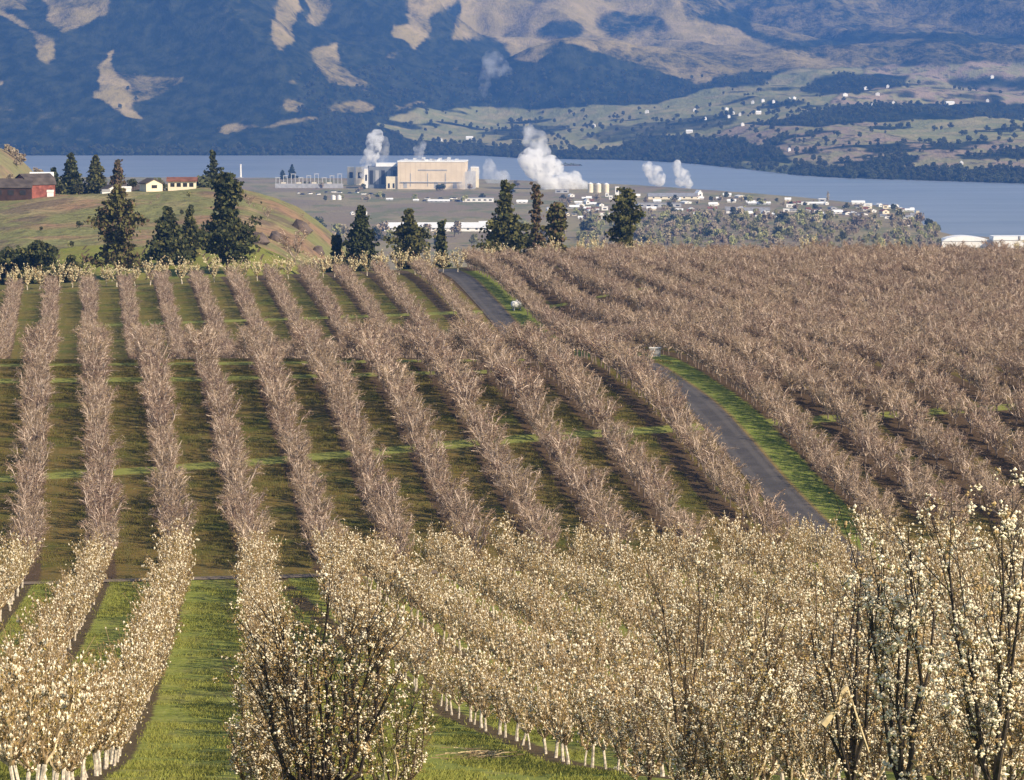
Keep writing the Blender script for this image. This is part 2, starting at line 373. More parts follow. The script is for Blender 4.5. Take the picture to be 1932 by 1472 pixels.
def empty(name, loc, rot=0.0, label=None, cat=None, group=None):
    o = bpy.data.objects.new(name, None); COL.objects.link(o); o.location = loc; o.rotation_euler = (0, 0, rot)
    o.empty_display_size = 0.2
    return tag(o, label, cat, group)
def copy_tree(o, loc, rot, scale, label, group=None):
    c = o.copy(); COL.objects.link(c); c.location = loc; c.rotation_euler = (0, 0, rot); c.scale = scale
    c['label'] = label
    if group: c['group'] = group
    for ch in o.children:
        d = ch.copy(); COL.objects.link(d); d.parent = c
    return c
zl = lambda x, y: float(z_land(np.array([x]), np.array([y]))[0])
zf = lambda x, y: float(z_far(np.array([x]), np.array([y]))[0])

# ------------------------------------------------------------------ orchard layout
def k_of(X, Y): return (X + 0.1089 * Y) / 5.5
def x_row(n, Y): return 5.5 * (n + 0.3) - 0.1089 * Y + (1.0 if n == 9 else 0)         # middle block rows, also the block behind the crest
def x_right(m, Y): return 5.5 * (m + 11.25) - 0.1089 * Y     # rows beyond the track
def x_near(n, Y): return 5.5 * (n + 0.3) - 31.15 - (0.0598 if n < 2 else 0.072) * (Y - 286)
def x_fan(j, Y): return -6.9 - 0.163 * (Y - 225) + 5.57 * j
def x_road(Y): return 5.5 * np.interp(Y, [280, 400, 560, 630], [10.36, 10.32, 10.48, 10.58]) - 0.1089 * Y
LANE0 = lambda X: 286 + 0.20 * (X + 22)
# ground sheet
gx = np.arange(-200, 201, 1.25); gy = np.arange(-80, 771, 1.0)
X, Y = np.meshgrid(gx, gy)
k = k_of(X, Y); far_side = Y > LANE0(X)
rowc = np.where(k < 10.6, k - 0.3, k - 11.25)
left_c = (X + 31.15 + 0.0598 * (Y - 286)) / 5.5 - 0.3
left_c2 = (X + 31.15 + 0.072 * (Y - 286)) / 5.5 - 0.3; left_c = np.where(left_c2 > 1.5, np.where((left_c2 > 2.5) & (Y < 228), 2.5, left_c2), left_c)
fan_c = (X + 6.9 + 0.163 * (Y - 225)) / 5.57 + 3
rowc = np.where(far_side, rowc, np.where(fan_c > 2.5, fan_c, left_c))
rowc = np.where(Y > 640, np.floor(rowc) + 0.5, rowc)
lane = np.full(X.shape, 99.0)
for c0, sl_, lo, hi in ((331, 0.36, -60, 60), (388, 0.10, -60, 2), (402, 0.10, -60, 2), (549, 0.06, -60, 60)):
    d = np.abs(Y - (c0 + sl_ * (X + 42))); lane = np.where((X > lo) & (X < hi), np.minimum(lane, d), lane)
tone = sstep(-1.5, 1.5, Y - LANE0(X)) * (1 - 0.2 * sstep(445, 520, Y)) * (1 - 0.6 * sstep(640, 660, Y))
tone = np.where((k > 11.15) & far_side & (Y < 640), np.maximum(tone * 2.4, 2.4), tone)
rdo = X - x_road(Y); rdo = np.where((Y > 284) & (Y < 622), rdo, 99)
grid_mesh('ground', X, Y, z_land(X, Y), M['turf'], attrs={'row': rowc, 'lane': lane, 'tone': tone, 'road_offset': rdo})['kind'] = 'structure'
bpy.data.objects['ground']['label'] = 'orchard hillside of mown grass with bare soil strips under the tree rows'
# dirt cross track between the blossoming block and the bare block
ys = np.linspace(-70, 26, 97); tv = np.linspace(-0.85, 0.85, 5)
TX, TV = np.meshgrid(ys, tv, indexing='ij'); TY = LANE0(TX) - 0.4 + TV
M['dirt'] = simple('trodden_dirt', (0.20, 0.155, 0.115), 0.25, 1.2, obj=False)
o = grid_mesh('dirt_track', TX, TY, z_land(TX, TY) + 0.05, M['dirt']); tag(o, 'narrow trodden dirt track crossing between the blossoming and bare blocks', kind='structure')
# asphalt farm road
ry = np.arange(268, 632, 1.5); rv = np.linspace(-1.6, 1.6, 9)
RY, RV = np.meshgrid(ry, rv, indexing='ij'); RX = x_road(RY) + RV
o = grid_mesh('road', RX, RY, z_land(RX, RY) + 0.06 - 0.004 * RV ** 2, M['asphalt'], attrs={'across': RV}); tag(o, 'narrow dark asphalt farm road running up through the orchard', kind='structure')

# valley sheet
pc = np.arange(-700, 2651, 9.0); u = np.linspace(0, 1, 330)
nb = np.interp(pc, *NB) + 160
VY = 690 + (nb[None, :] - 690) * (u[:, None] ** 1.35); VX = (pc[None, :] - PW / 2) / F * VY
VZ = z_land(VX, VY); VZ = VZ - 1.2 * (1 - sstep(765, 800, VY))
near = 1 - sstep(1150, 1500, VY)
o = grid_mesh('valley_floor', VX, VY, VZ, M['valley'], attrs={'near': near}); tag(o, 'brown and green valley floor between the orchard and the river', kind='structure')
# river
WX, WY = np.meshgrid(np.linspace(-1500, 1500, 60), np.linspace(1900, 5600, 70))
o = grid_mesh('river', WX, WY, np.zeros_like(WX), M['water']); tag(o, 'wide blue river at the foot of the hills', kind='structure')

# far bank, hills and mountains
def inside(px, py, poly):
    r = np.zeros(px.shape, bool); n = len(poly)
    for i in range(n):
        x0, y0 = poly[i]; x1, y1 = poly[(i + 1) % n]
        if y0 == y1: continue
        c = ((y0 > py) != (y1 > py)) & (px < (x1 - x0) * (py - y0) / (y1 - y0) + x0)
        r ^= c
    return r
pc = np.arange(-700, 2651, 4.0)
tt = np.concatenate([np.arange(0, 1700, 8.0), np.arange(1700, 6900, 26.0)])
fb = np.interp(pc, *FB); FY = fb[None, :] + tt[:, None]; FX = (pc[None, :] - PW / 2) / F * FY
FZ = z_far(FX, FY); qx, qy = proj(FX, FY, FZ)
jx = qx + 26 * fbm(qx / 34.0, qy / 18.0, 61, 5); jy = qy + 17 * fbm(qx / 36.0, qy / 16.0, 71, 5)
cov = np.zeros(FX.shape + (3,))
def paint(poly, ch, val):
    mk = inside(jx, jy, poly)
    for c in range(3): cov[..., c] = np.where(mk, val if c == ch else 0.0, cov[..., c])
def wipe(poly, keep=0.0):
    mk = inside(jx, jy, poly); cov[mk] *= keep
paint([(790, 205), (1250, 195), (1330, 168), (1420, 160), (1520, 120), (2700, 90), (2700, 350), (1480, 335), (1300, 300), (1200, 292), (780, 262), (700, 232)], 1, 0.75)
paint([(1560, 200), (1640, 125), (1932, 115), (2700, 100), (2700, 205), (1932, 200)], 2, 0.8)
paint([(1330, 262), (1420, 232), (1932, 212), (2700, 200), (2700, 330), (1700, 325), (1480, 300)], 2, 0.7)
paint([(1620, 245), (1760, 222), (2000, 214), (2000, 262), (1760, 270)], 1, 0.8)
for pol, val in (
    ([(-400, -60), (0, 12), (22, 25), (60, 55), (100, 80), (106, 96), (88, 122), (73, 112), (70, 78), (48, 52), (0, 28), (-400, 40)], 0.85),
    ([(-300, -90), (45, -90), (48, 22), (20, 18), (-300, -40)], 0.40),
    ([(80, -200), (195, -200), (204, 24), (160, 48), (115, 66), (100, 50), (86, 38)], 0.62),
    ([(215, 95), (222, 100), (212, 112), (224, 137), (250, 140), (256, 190), (250, 205), (266, 224), (235, 222), (225, 205), (200, 195), (176, 188), (180, 174), (196, 180), (185, 150), (190, 125)], 0.95),
    ([(224, 137), (290, 144), (355, 148), (290, 182), (256, 195), (245, 160)], 0.5),
    ([(518, -200), (566, -200), (562, 40), (552, 75), (535, 96), (515, 85), (505, 55), (520, 35)], 0.85),
    ([(570, -200), (650, -200), (625, 25), (604, 48), (582, 40)], 0.55),
    ([(585, 96), (640, 80), (655, 95), (640, 115), (692, 155), (690, 172), (670, 165), (615, 155), (598, 130)], 0.75),
    ([(726, -200), (900, -200), (880, 0), (830, 20), (812, 45), (810, 70), (787, 92), (760, 80), (737, 72), (738, 50), (772, 45)], 0.85),
    ([(885, -200), (1250, -200), (1290, 30), (1400, 58), (1425, 78), (1390, 92), (1300, 104), (1130, 92), (1060, 80), (1042, 115), (1010, 125), (975, 110), (950, 92), (900, 75), (856, 78), (850, 52), (872, 25)], 0.85),
    ([(1250, -200), (1700, -200), (1640, -5), (1500, 8), (1340, 25), (1290, 30)], 0.45),
    ([(1560, -200), (2700, -200), (2700, 20), (1900, 22), (1760, 6)], 0.75),
    ([(1100, 92), (1400, 70), (1560, 110), (1700, 118), (1560, 128), (1400, 138), (1310, 160), (1200, 120)], 0.62),
    ([(1420, 20), (1700, -20), (2700, -20), (2700, 60), (1900, 70), (1640, 60), (1500, 80), (1420, 60)], 0.5),
    ([(1480, 95), (1700, 75), (1932, 85), (2700, 70), (2700, 110), (1932, 112), (1700, 125)], 0.46),
    ([(400, -150), (500, -150), (470, 40), (430, 90), (410, 40)], 0.10), ([(0, 190), (160, 215), (300, 240), (420, 270), (200, 282), (0, 250)], 0.08),
    ([(537, 147), (552, 150), (558, 160), (545, 160)], 0.8), ([(535, 186), (560, 190), (580, 204), (566, 214), (540, 214)], 0.6),
    ([(410, 248), (432, 236), (488, 233), (484, 239), (448, 250), (420, 252)], 0.85), ([(490, 236), (600, 220), (606, 226), (500, 241)], 0.5),
    ([(845, 122), (862, 124), (884, 138), (870, 140)], 0.6), ([(738, 198), (800, 192), (802, 200), (742, 206)], 0.45),
    ([(626, 195), (680, 188), (716, 206), (690, 212), (620, 214)], 0.5), ([(730, 100), (760, 92), (742, 112), (724, 112)], 0.4),
    ([(-60, 148), (10, 152), (8, 162), (-60, 166)], 0.7)):
    paint(pol, 0, val)
for pol, kp in (
    ([(1008, 58), (1030, 42), (1075, 38), (1098, 50), (1096, 68), (1050, 74), (1015, 70)], 0.05),
    ([(1120, 40), (1160, 24), (1230, 26), (1262, 48), (1190, 66), (1130, 58)], 0.35),
    ([(955, 168), (1010, 128), (1058, 90), (1105, 92), (1165, 122), (1300, 150), (1335, 166), (1250, 196), (1000, 208), (930, 200)], 0.0),
    ([(900, 70), (935, 68), (960, 92), (930, 96)], 0.25), ([(1020, 100), (1050, 82), (1060, 96), (1036, 120)], 0.3),
    ([(640, 75), (690, 40), (740, 20), (720, 60), (690, 90), (660, 120), (640, 115)], 0.1),
    ([(1500, 172), (1540, 152), (1600, 138), (1720, 142), (1700, 160), (1620, 176), (1560, 178)], 0.0),
    ([(1400, 236), (1560, 205), (1640, 198), (2700, 188), (2700, 214), (1932, 222), (1640, 230), (1520, 238)], 0.0),
    ([(1780, 150), (1932, 145), (2700, 140), (2700, 165), (1932, 165), (1800, 166)], 0.1),
    ([(1120, 298), (1180, 268), (1250, 258), (1400, 262), (1480, 290), (1500, 305), (1300, 312)], 0.0),
    ([(1480, 335), (1500, 306), (1600, 318), (2700, 318), (2700, 360), (1500, 348)], 0.0),
    ([(600, 300), (620, 282), (900, 272), (960, 284), (1200, 292), (1200, 312), (600, 312)], 0.05),
    ([(1090, 262), (1150, 240), (1330, 222), (1400, 214), (1380, 240), (1250, 258), (1180, 268)], 0.45),
    ([(900, 256), (1010, 232), (1080, 240), (1000, 262)], 0.35)):
    wipe(pol, kp)
cov[..., 0] *= np.clip(0.88 + 1.3 * fbm(FX / 70.0, FY / 130.0, 91, 4), 0.3, 1.15)
blot = fbm(FX / 75.0, FY / 110.0, 81, 4); cov[..., 1] *= np.where(blot > 0.12, 0.15, 1); cov[..., 2] *= np.where(blot > 0.14, 0.2, 1)
for _ in range(2):
    cov[1:-1, 1:-1] = 0.4 * cov[1:-1, 1:-1] + 0.15 * (cov[:-2, 1:-1] + cov[2:, 1:-1] + cov[1:-1, :-2] + cov[1:-1, 2:])
o = grid_mesh('mountains', FX, FY, FZ, M['hill'], cattrs={'cover': cov}); tag(o, 'forested blue mountains with dry grass slopes beyond the river', kind='structure')

# air
hm = bpy.data.materials.new('air_haze'); hm.use_nodes = True; hn = hm.node_tree; hn.nodes.clear()
ho = hn.nodes.new('ShaderNodeOutputMaterial'); pv = hn.nodes.new('ShaderNodeVolumePrincipled')
pv.inputs['Color'].default_value = (0.13, 0.36, 1.0, 1); pv.inputs['Density'].default_value = 0.74e-4; pv.inputs['Anisotropy'].default_value = 0.0
hn.links.new(pv.outputs[0], ho.inputs['Volume'])
try: hm.cycles.homogeneous_volume = True
except Exception: pass
zmax = float(FZ.max()) + 40
b = MB(); b.box(-3600, 3600, -400, 12800, -8, zmax, hm); tag(b.build('haze'), 'pale blue air haze over the valley', kind='stuff')

# ------------------------------------------------------------------ orchard trees
def rdir(rnd, up, spread=1.0):
    a = rnd.uniform(0, 2 * math.pi); return Vector((math.cos(a) * spread, math.sin(a) * spread, up)).normalized()
def blossom_tree_meshes(seed, h=3.4, rad=1.25, nshoot=54, ntwig=150, nblo=290, nleaf=1100, bark=None, leaf=None, bl=(0.032, 0.066), trunk_mat=None, nlimb=6, lf=(0.030, 0.056), central=True, trunk_h=None, fine=False, petal=None, flare=.75):
    rnd = random.Random(seed); bark = bark or M['bark_tan']; leaf = leaf or M['leaf_bronze']
    tr, cr, bs = MB(), MB(), MB()
    th = (0.8 if trunk_h is None else trunk_h) * (h / 3.4 if trunk_h is None else 1)
    lean = Vector((rnd.uniform(-.13, .13), rnd.uniform(-.13, .13), 0))
    top = Vector((0, 0, th)) + lean
    q0 = rnd.uniform(.8, 1.2); tr.tube([(0, 0, -0.25), (0, 0, 0.02), tuple(Vector((rnd.gauss(0, .02), rnd.gauss(0, .02), th * 0.5)) + lean * 0.3), tuple(top)], [0.09 * q0, 0.08 * q0, 0.062 * q0, 0.068 * q0], trunk_mat or M['whitewash'], 6)
    limbs = []
    for i in range(nlimb):
        a = 2 * math.pi * (i + rnd.uniform(-.25, .25)) / nlimb; out = rad * rnd.uniform(0.55, 0.95); H = h * rnd.uniform(0.68, 0.95)
        if central and i == 0: out = 0.12; H = h
        p = top.copy(); pts = [p.copy()]
        for s_ in range(1, 6):
            t = s_ / 5
            pts.append(top + Vector((math.cos(a) * out * t ** flare, math.sin(a) * out * t ** flare, (H - th) * t ** 1.15)) + Vector((rnd.gauss(0, .05), rnd.gauss(0, .05), rnd.gauss(0, .04))))
        r0 = rnd.uniform(0.034, 0.05) * min(1.35, h / 3.4)
        cr.tube(pts, [r0 * (1 - 0.15 * q) for q in range(6)], M['limb_painted_lit'] if bark in (M['bark_tan'], M['bark_mid']) and rnd.random() < .4 else bark, 4); limbs.append(pts)
    spots = []
    def pick(pts):
        t = rnd.random() ** 0.8 * (len(pts) - 1); i = min(int(t), len(pts) - 2); return pts[i].lerp(pts[i + 1], t - i)
    shoots = []
    for i in range(nshoot):
        b0 = pick(rnd.choice(limbs)); L = rnd.uniform(0.45, 1.5) * h / 3.4
        d = Vector((b0.x * 0.4 + rnd.gauss(0, .26), b0.y * 0.5 + rnd.gauss(0, .30), 1.0)).normalized()
        pts = [b0, b0 + d * L * 0.5 + Vector((rnd.gauss(0, .03), rnd.gauss(0, .03), 0)), b0 + d * L + Vector((rnd.gauss(0, .05), rnd.gauss(0, .05), .03))]
        cr.tube([tuple(p) for p in pts], [0.015, 0.011, 0.006], bark, 3); shoots.append(pts)
    for i in range(ntwig):
        src = rnd.choice(shoots) if rnd.random() < 0.6 else rnd.choice(limbs)
        b0 = pick(src); d = rdir(rnd, rnd.uniform(-0.25, 0.9)); L = rnd.uniform(0.15, 0.5) * h / 3.4
        e = b0 + d * L; cr.tube([tuple(b0), tuple(e)], [0.010, 0.005], bark, 3); spots.append((b0, e))
    allp = [(p[0], p[2]) for p in shoots] + spots + [(p[2], p[5]) for p in limbs]
    for i in range(nblo):
        a, e = rnd.choice(allp); t = rnd.uniform(0.1, 1.03); c = a.lerp(e, t) + Vector((rnd.gauss(0, .03), rnd.gauss(0, .03), rnd.gauss(0, .03)))
        r = rnd.uniform(*bl) * (1.35 if rnd.random() < 0.15 else 1)
        mt_ = (petal or M['petal']) if rnd.random() < 0.74 else M['petal_bud']
        if fine:
            for q in range(4): bs.blob(c + Vector((rnd.gauss(0, .6), rnd.gauss(0, .6), rnd.gauss(0, .8))) * r, r * rnd.uniform(.38, .68), mt_, rnd)
        else: bs.blob(c, r * .88, mt_, rnd, rnd.uniform(1.0, 1.9))
    for i in range(nleaf):
        a, e = rnd.choice(allp); c = a.lerp(e, rnd.uniform(0, 1.05)) + Vector((rnd.gauss(0, .05), rnd.gauss(0, .05), rnd.gauss(0, .05)))
        cr.leaf(c, rnd.uniform(*lf), leaf, rnd)
    return tr, cr, bs
def bare_tree_meshes(seed, h=3.2, rad=1.35, ntwig=1000):
    rnd = random.Random(seed); tr, cr = MB(), MB(); th = 0.62
    top = Vector((rnd.uniform(-.05, .05), rnd.uniform(-.05, .05), th))
    tr.tube([(0, 0, -0.25), (0, 0, 0.05), tuple(top)], [0.085, 0.075, 0.07], M['bark_low'], 6)
    limbs = []
    for i in range(7):
        a = 2 * math.pi * (i + rnd.uniform(-.3, .3)) / 7; out = rad * rnd.uniform(0.55, 1.0); H = h * rnd.uniform(0.62, 0.95)
        pts = [top.copy()]
        for s_ in range(1, 6):
            t = s_ / 5
            pts.append(top + Vector((math.cos(a) * out * t ** 0.7, math.sin(a) * out * t ** 0.7, (H - th) * t ** 1.1)) + Vector((rnd.gauss(0, .07), rnd.gauss(0, .07), rnd.gauss(0, .05))))
        cr.tube(pts, [0.060, 0.052, 0.044, 0.036, 0.028, 0.018], M['bark_grey'], 4); limbs.append(pts)
    sec = []
    def pick(pts, lo=0.2):
        t = rnd.uniform(lo, 1) * (len(pts) - 1); i = min(int(t), len(pts) - 2); return pts[i].lerp(pts[i + 1], t - i)
    for i in range(46):
        b0 = pick(rnd.choice(limbs)); d = Vector((b0.x * 0.7 + rnd.gauss(0, .45), b0.y * 0.7 + rnd.gauss(0, .45), rnd.uniform(0.2, 1.1))).normalized()
        e = b0 + d * rnd.uniform(0.4, 0.9); m_ = b0.lerp(e, .5) + Vector((rnd.gauss(0, .05), rnd.gauss(0, .05), .04))
        cr.tube([tuple(b0), tuple(m_), tuple(e)], [0.030, 0.024, 0.016], M['bark_grey'] if rnd.random() < 0.38 else M['twig_mauve'], 3); sec.append([b0, m_, e])
    for i in range(ntwig):
        b0 = pick(rnd.choice(sec), 0.0) if rnd.random() < 0.75 else pick(rnd.choice(limbs), 0.15)
        d = Vector((b0.x * 0.2 + rnd.gauss(0, .7), b0.y * 0.2 + rnd.gauss(0, .7), rnd.uniform(-0.8, 0.8))).normalized()
        e = b0 + d * rnd.uniform(0.14, 0.42); q = rnd.random()
        cr.tube([tuple(b0), tuple(e)], [0.010, 0.006], M['twig_mauve'] if q < .82 else M['bark_grey'] if q < .90 else M['bark_low'], 3)
    for i in range(420):                                   # swelling buds
        b0 = pick(rnd.choice(sec), 0.1) + Vector((rnd.gauss(0, .17), rnd.gauss(0, .17), rnd.gauss(0, .17)))
        q = rnd.random(); cr.leaf(b0, rnd.uniform(0.03, 0.055), M['twig_mauve'] if q < .8 else M['petal_bud'], rnd, 0.8)
    return tr, cr
HID = (0, 0, 0)
blo_proto, bare_proto = [], []
GROUP_B, GROUP_R = 'blossoming fruit trees on the near slope', 'bare budding fruit trees in the far blocks'
for s_ in range(6):
    tr, cr, bs = blossom_tree_meshes(100 + s_, h=3.3 + 0.12 * (s_ % 3))
    r = empty('blossoming_tree', (0, 0, 0), 0, 'x', 'fruit tree', GROUP_B)
    tr.build('trunk', r); cr.build('crown', r); bs.build('blossom', r); blo_proto.append(r)
low_proto, cream_proto = [], []
for s_ in range(3):
    tr, cr, bs = blossom_tree_meshes(140 + s_, h=3.5, rad=1.35, nshoot=60, ntwig=220, nblo=360, nleaf=1300, fine=True, bark=M['bark_mid'], trunk_mat=M['bark_mid'], trunk_h=.4, bl=(.030, .064), lf=(.022, .042))
    r = empty('blossoming_tree', (0, 0, 0), 0, 'x', 'fruit tree', GROUP_B)
    tr.build('trunk', r); cr.build('crown', r); bs.build('blossom', r); low_proto.append(r)
for s_ in range(2):
    tr, cr, bs = blossom_tree_meshes(150 + s_, h=3.2, nblo=330, nleaf=500, bl=(.06, .11), bark=M['bark_tan'], petal=M['petal_cream'])
    r = empty('cream_blossom_tree', (0, 0, 0), 0, 'x', 'fruit tree', 'cream trees along the far orchard edge')
    tr.build('trunk', r); cr.build('crown', r); bs.build('blossom', r); cream_proto.append(r)
for s_ in range(5):
    tr, cr = bare_tree_meshes(200 + s_, h=3.15 + 0.12 * (s_ % 3))
    r = empty('bare_fruit_tree', (0, 0, 0), 0, 'x', 'fruit tree', GROUP_R)
    tr.build('trunk', r); cr.build('crown', r); bare_proto.append(r)
rnd = random.Random(11)
def in_view(x, y, z, lo=-130, hi=2060, b=1560):
    px, py = proj(x, y, z + 1.8); return lo < px < hi and py < b
near_spots, mid_spots, mass_spots = [], [], []
def seg(y): return 'blossoming tree, ' + ('near end ' if y < 135 else 'nearer part ' if y < 175 else 'middle ' if y < 225 else 'far part ' if y < 262 else 'dirt track end ')
def seg2(y): return 'bare fruit tree, ' + ('dirt track end ' if y < 304 else 'lower part ' if y < 322 else 'middle ' if y < 345 else 'upper part ')
ROWN = {-5: 'fifth row left of the grass lane', -4: 'fourth row left of the grass lane', -3: 'outermost row at the left edge', -2: 'row near the left edge',
        -1: 'second row left of the wide grass lane', 0: 'second row left of the open grass lane', 1: 'row along the left side of the open grass lane',
        2: 'row along the right side of the open grass lane', 3: 'row behind the tall dark bushy tree'}
for n in range(-4, 4):
    y = {2: 138.0, 3: 232.0}.get(n, 104.0)
    while y < 283 + 0.2 * (n - 1) * 5:
        x = x_near(n, y) + rnd.gauss(0, .12); z = zl(x, y)
        if in_view(x, y, z) : near_spots.append((x, y, z, seg(y) + 'of the ' + ROWN[n]))
        y += 2.5 + rnd.uniform(-.3, .3) + (2.2 if rnd.random() < .025 else 0)
ORD = ['first', 'second', 'third', 'fourth', 'fifth', 'sixth', 'seventh', 'eighth', 'ninth', 'tenth', 'eleventh', 'twelfth', 'thirteenth', 'fourteenth', 'fifteenth']
for j in range(-2, 11):
    y = 84.0
    while y < min(285.5 + 0.2 * (x_fan(j, 285) + 22), 250 if j <= 0 else 999):
        x = x_fan(j, y) + rnd.gauss(0, .12); z = zl(x, y)
        if in_view(x, y, z) and not (j == -1 and y > 126) and not (j == -2 and y > 91):
            lab = seg(y) + 'of the ' + ('row with exposed white trunks' if j == 0 else 'nearest row by the dark trees' if j < 0 else (ORD[j - 1] or 'first') + ' row right of the exposed white trunks')
            near_spots.append((x, y, z, lab))
        y += 2.45 + rnd.uniform(-.15, .15)
near_spots.sort(key=lambda s: s[1] if proj(s[0], s[1], s[2] + 2.2)[1] < 1472 and 0 < proj(s[0], s[1], 0)[0] < 1932 else s[1] + 500)
for n in range(-5, 10):
    y = LANE0(x_row(n, 288)) + 2.6
    while y < 606 + 1.2 * n:
        x = x_row(n, y) + rnd.gauss(0, .14); z = zl(x, y)
        if in_view(x, y, z):
            up = (ORD[9 - n] if 9 - n < len(ORD) else 'outermost') or 'first'
            mid_spots.append((x, y, z, seg2(y) + 'of the ' + up + ' row left of the asphalt road'))
        y += 2.5 + rnd.uniform(-.35, .35) + (2.3 if rnd.random() < .03 else 0)
right_spots = []
for m_ in range(0, 24):
    y = 303.0 + rnd.uniform(0, 2)
    while y < 634:
        x = x_right(m_, y) + rnd.gauss(0, .14 if m_ == 0 else .5); z = zl(x, y)
        if in_view(x, y, z): right_spots.append((x, y, z, ''))
        y += 1.85 + rnd.uniform(-.35, .35) + (2.3 if rnd.random() < .03 else 0)
def place(proto_list, used, i, s, group):
    x, y, z, lab = s; rot = rnd.uniform(0, 6.28); k_ = rnd.uniform(0.76, 1.16); sc = (k_, k_, k_ * rnd.uniform(0.9, 1.1))
    v = i % len(proto_list); p = proto_list[v]
    if v not in used:
        used.add(v); p.location = (x, y, z); p.rotation_euler = (0, 0, rot); p.scale = sc; p['label'] = lab
    else: copy_tree(p, (x, y, z), rot, sc, lab, group).rotation_euler = (rnd.gauss(0, .05), rnd.gauss(0, .05), rot)
used = set(); used_low = set()
for i, s in enumerate(near_spots[:300]):
    place(blo_proto, used, i, s, GROUP_B) if 'dark trees' not in s[3] else place(low_proto, used_low, i, s, GROUP_B)
used = set(); mid_spots.sort(key=lambda s: s[1])
for i, s in enumerate(mid_spots[:300]): place(bare_proto, used, i, s, GROUP_R)

def mass(name, pts, protos, label, smin=0.86, smax=1.14, seed=0, tilt=0.05):
    me = bpy.data.meshes.new(name); me.from_pydata([tuple(p[:3]) for p in pts], [], [])
    o = bpy.data.objects.new(name, me); COL.objects.link(o); tag(o, label, kind='stuff')
    ng = bpy.data.node_groups.new(name, 'GeometryNodeTree'); N, L = ng.nodes, ng.links
    ng.interface.new_socket('Geometry', in_out='INPUT', socket_type='NodeSocketGeometry'); ng.interface.new_socket('Geometry', in_out='OUTPUT', socket_type='NodeSocketGeometry')
    gi, go = N.new('NodeGroupInput'), N.new('NodeGroupOutput'); ip = N.new('GeometryNodeInstanceOnPoints'); jn = N.new('GeometryNodeJoinGeometry')
    for objs in protos:
        j2 = N.new('GeometryNodeJoinGeometry')
        for ob in objs:
            oi = N.new('GeometryNodeObjectInfo'); oi.transform_space = 'ORIGINAL'; oi.inputs['Object'].default_value = ob; oi.inputs['As Instance'].default_value = False
            L.new(oi.outputs['Geometry'], j2.inputs[0])
        g2 = N.new('GeometryNodeGeometryToInstance'); L.new(j2.outputs[0], g2.inputs[0]); L.new(g2.outputs[0], jn.inputs[0])
    L.new(gi.outputs[0], ip.inputs['Points']); L.new(jn.outputs[0], ip.inputs['Instance']); ip.inputs['Pick Instance'].default_value = True
    ri = N.new('FunctionNodeRandomValue'); ri.data_type = 'INT'
    for so_ in ri.inputs:
        if so_.type == 'INT' and so_.name == 'Min': so_.default_value = 0
        if so_.type == 'INT' and so_.name == 'Max': so_.default_value = len(protos) - 1
        if so_.name == 'Seed': so_.default_value = seed + 5
    L.new([q for q in ri.outputs if q.type == 'INT'][0], ip.inputs['Instance Index'])
    rr = N.new('FunctionNodeRandomValue'); rr.data_type = 'FLOAT_VECTOR'; rr.inputs[0].default_value = (-tilt, -tilt, 0); rr.inputs[1].default_value = (tilt, tilt, 6.283)
    L.new(rr.outputs[0], ip.inputs['Rotation'])
    rs = N.new('FunctionNodeRandomValue'); rs.data_type = 'FLOAT'
    for so_ in rs.inputs:
        if so_.type == 'VALUE' and so_.name == 'Min': so_.default_value = smin
        if so_.type == 'VALUE' and so_.name == 'Max': so_.default_value = smax
        if so_.name == 'Seed': so_.default_value = seed + 9
    L.new([q for q in rs.outputs if q.type == 'VALUE'][0], ip.inputs['Scale'])
    L.new(ip.outputs[0], go.inputs[0])
    md = o.modifiers.new('scatter', 'NODES'); md.node_group = ng
    return o
kids = lambda r: list(r.children)
mass('blossoming_orchard', near_spots[300:], [kids(r) for r in blo_proto], 'cream blossoming orchard rows further back on the near slope', seed=1)
rest = mid_spots[300:]
wide = lambda p: p[1] > 352 and px_of(p[0], p[1]) > 560
mass('bare_orchard_upper', [p for p in rest if p[1] < 421 and wide(p)], [kids(r) for r in bare_proto], 'wide crowned bare orchard rows closing up below the crest by the road', 1.02, 1.34, seed=12)
mass('bare_orchard', [p for p in rest if p[1] < 421 and not wide(p)], [kids(r) for r in bare_proto], 'mauve brown bare orchard rows up to the crest', .86, 1.28, seed=2)
mass('bare_orchard_beyond_crest', [p for p in rest if p[1] >= 421], [kids(r) for r in bare_proto], 'smaller bare orchard rows dipping away behind the crest', .70, .95, seed=6)
mass('bare_orchard_block', right_spots, [kids(r) for r in bare_proto], 'dense mauve brown bare orchard block right of the asphalt road', 0.80, 1.1, seed=3)
# cream blossoming trees that close the far ends of the rows
used_end = 0
end_spots = []
for i in range(76):
    X_ = -92 + i * 2.4 + rnd.uniform(-.5, .5)
    Yk = 618 if X_ < -8 else 640
    end_spots.append((X_, Yk + rnd.uniform(-2, 2)))
pxs = []
for (x, y) in end_spots:
    px = px_of(x, y)
    if not (-40 < px < 1980): continue
    if px > 900 and rnd.random() < 0.6: continue
    lab = 'pale cream blossoming tree closing the far row ends below the pines' if px < 840 else 'pale blossoming tree on the skyline rim of the right orchard'
    v = used_end % 2; used_end += 1
    if used_end <= 2: p = cream_proto[v]; p.location = (x, y, zl(x, y)); p['label'] = lab
    else: copy_tree(cream_proto[v], (x, y, zl(x, y)), rnd.uniform(0, 6), (rnd.uniform(.95, 1.2),) * 2 + (rnd.uniform(.85, 1.05),), lab, 'cream trees along the far orchard edge')

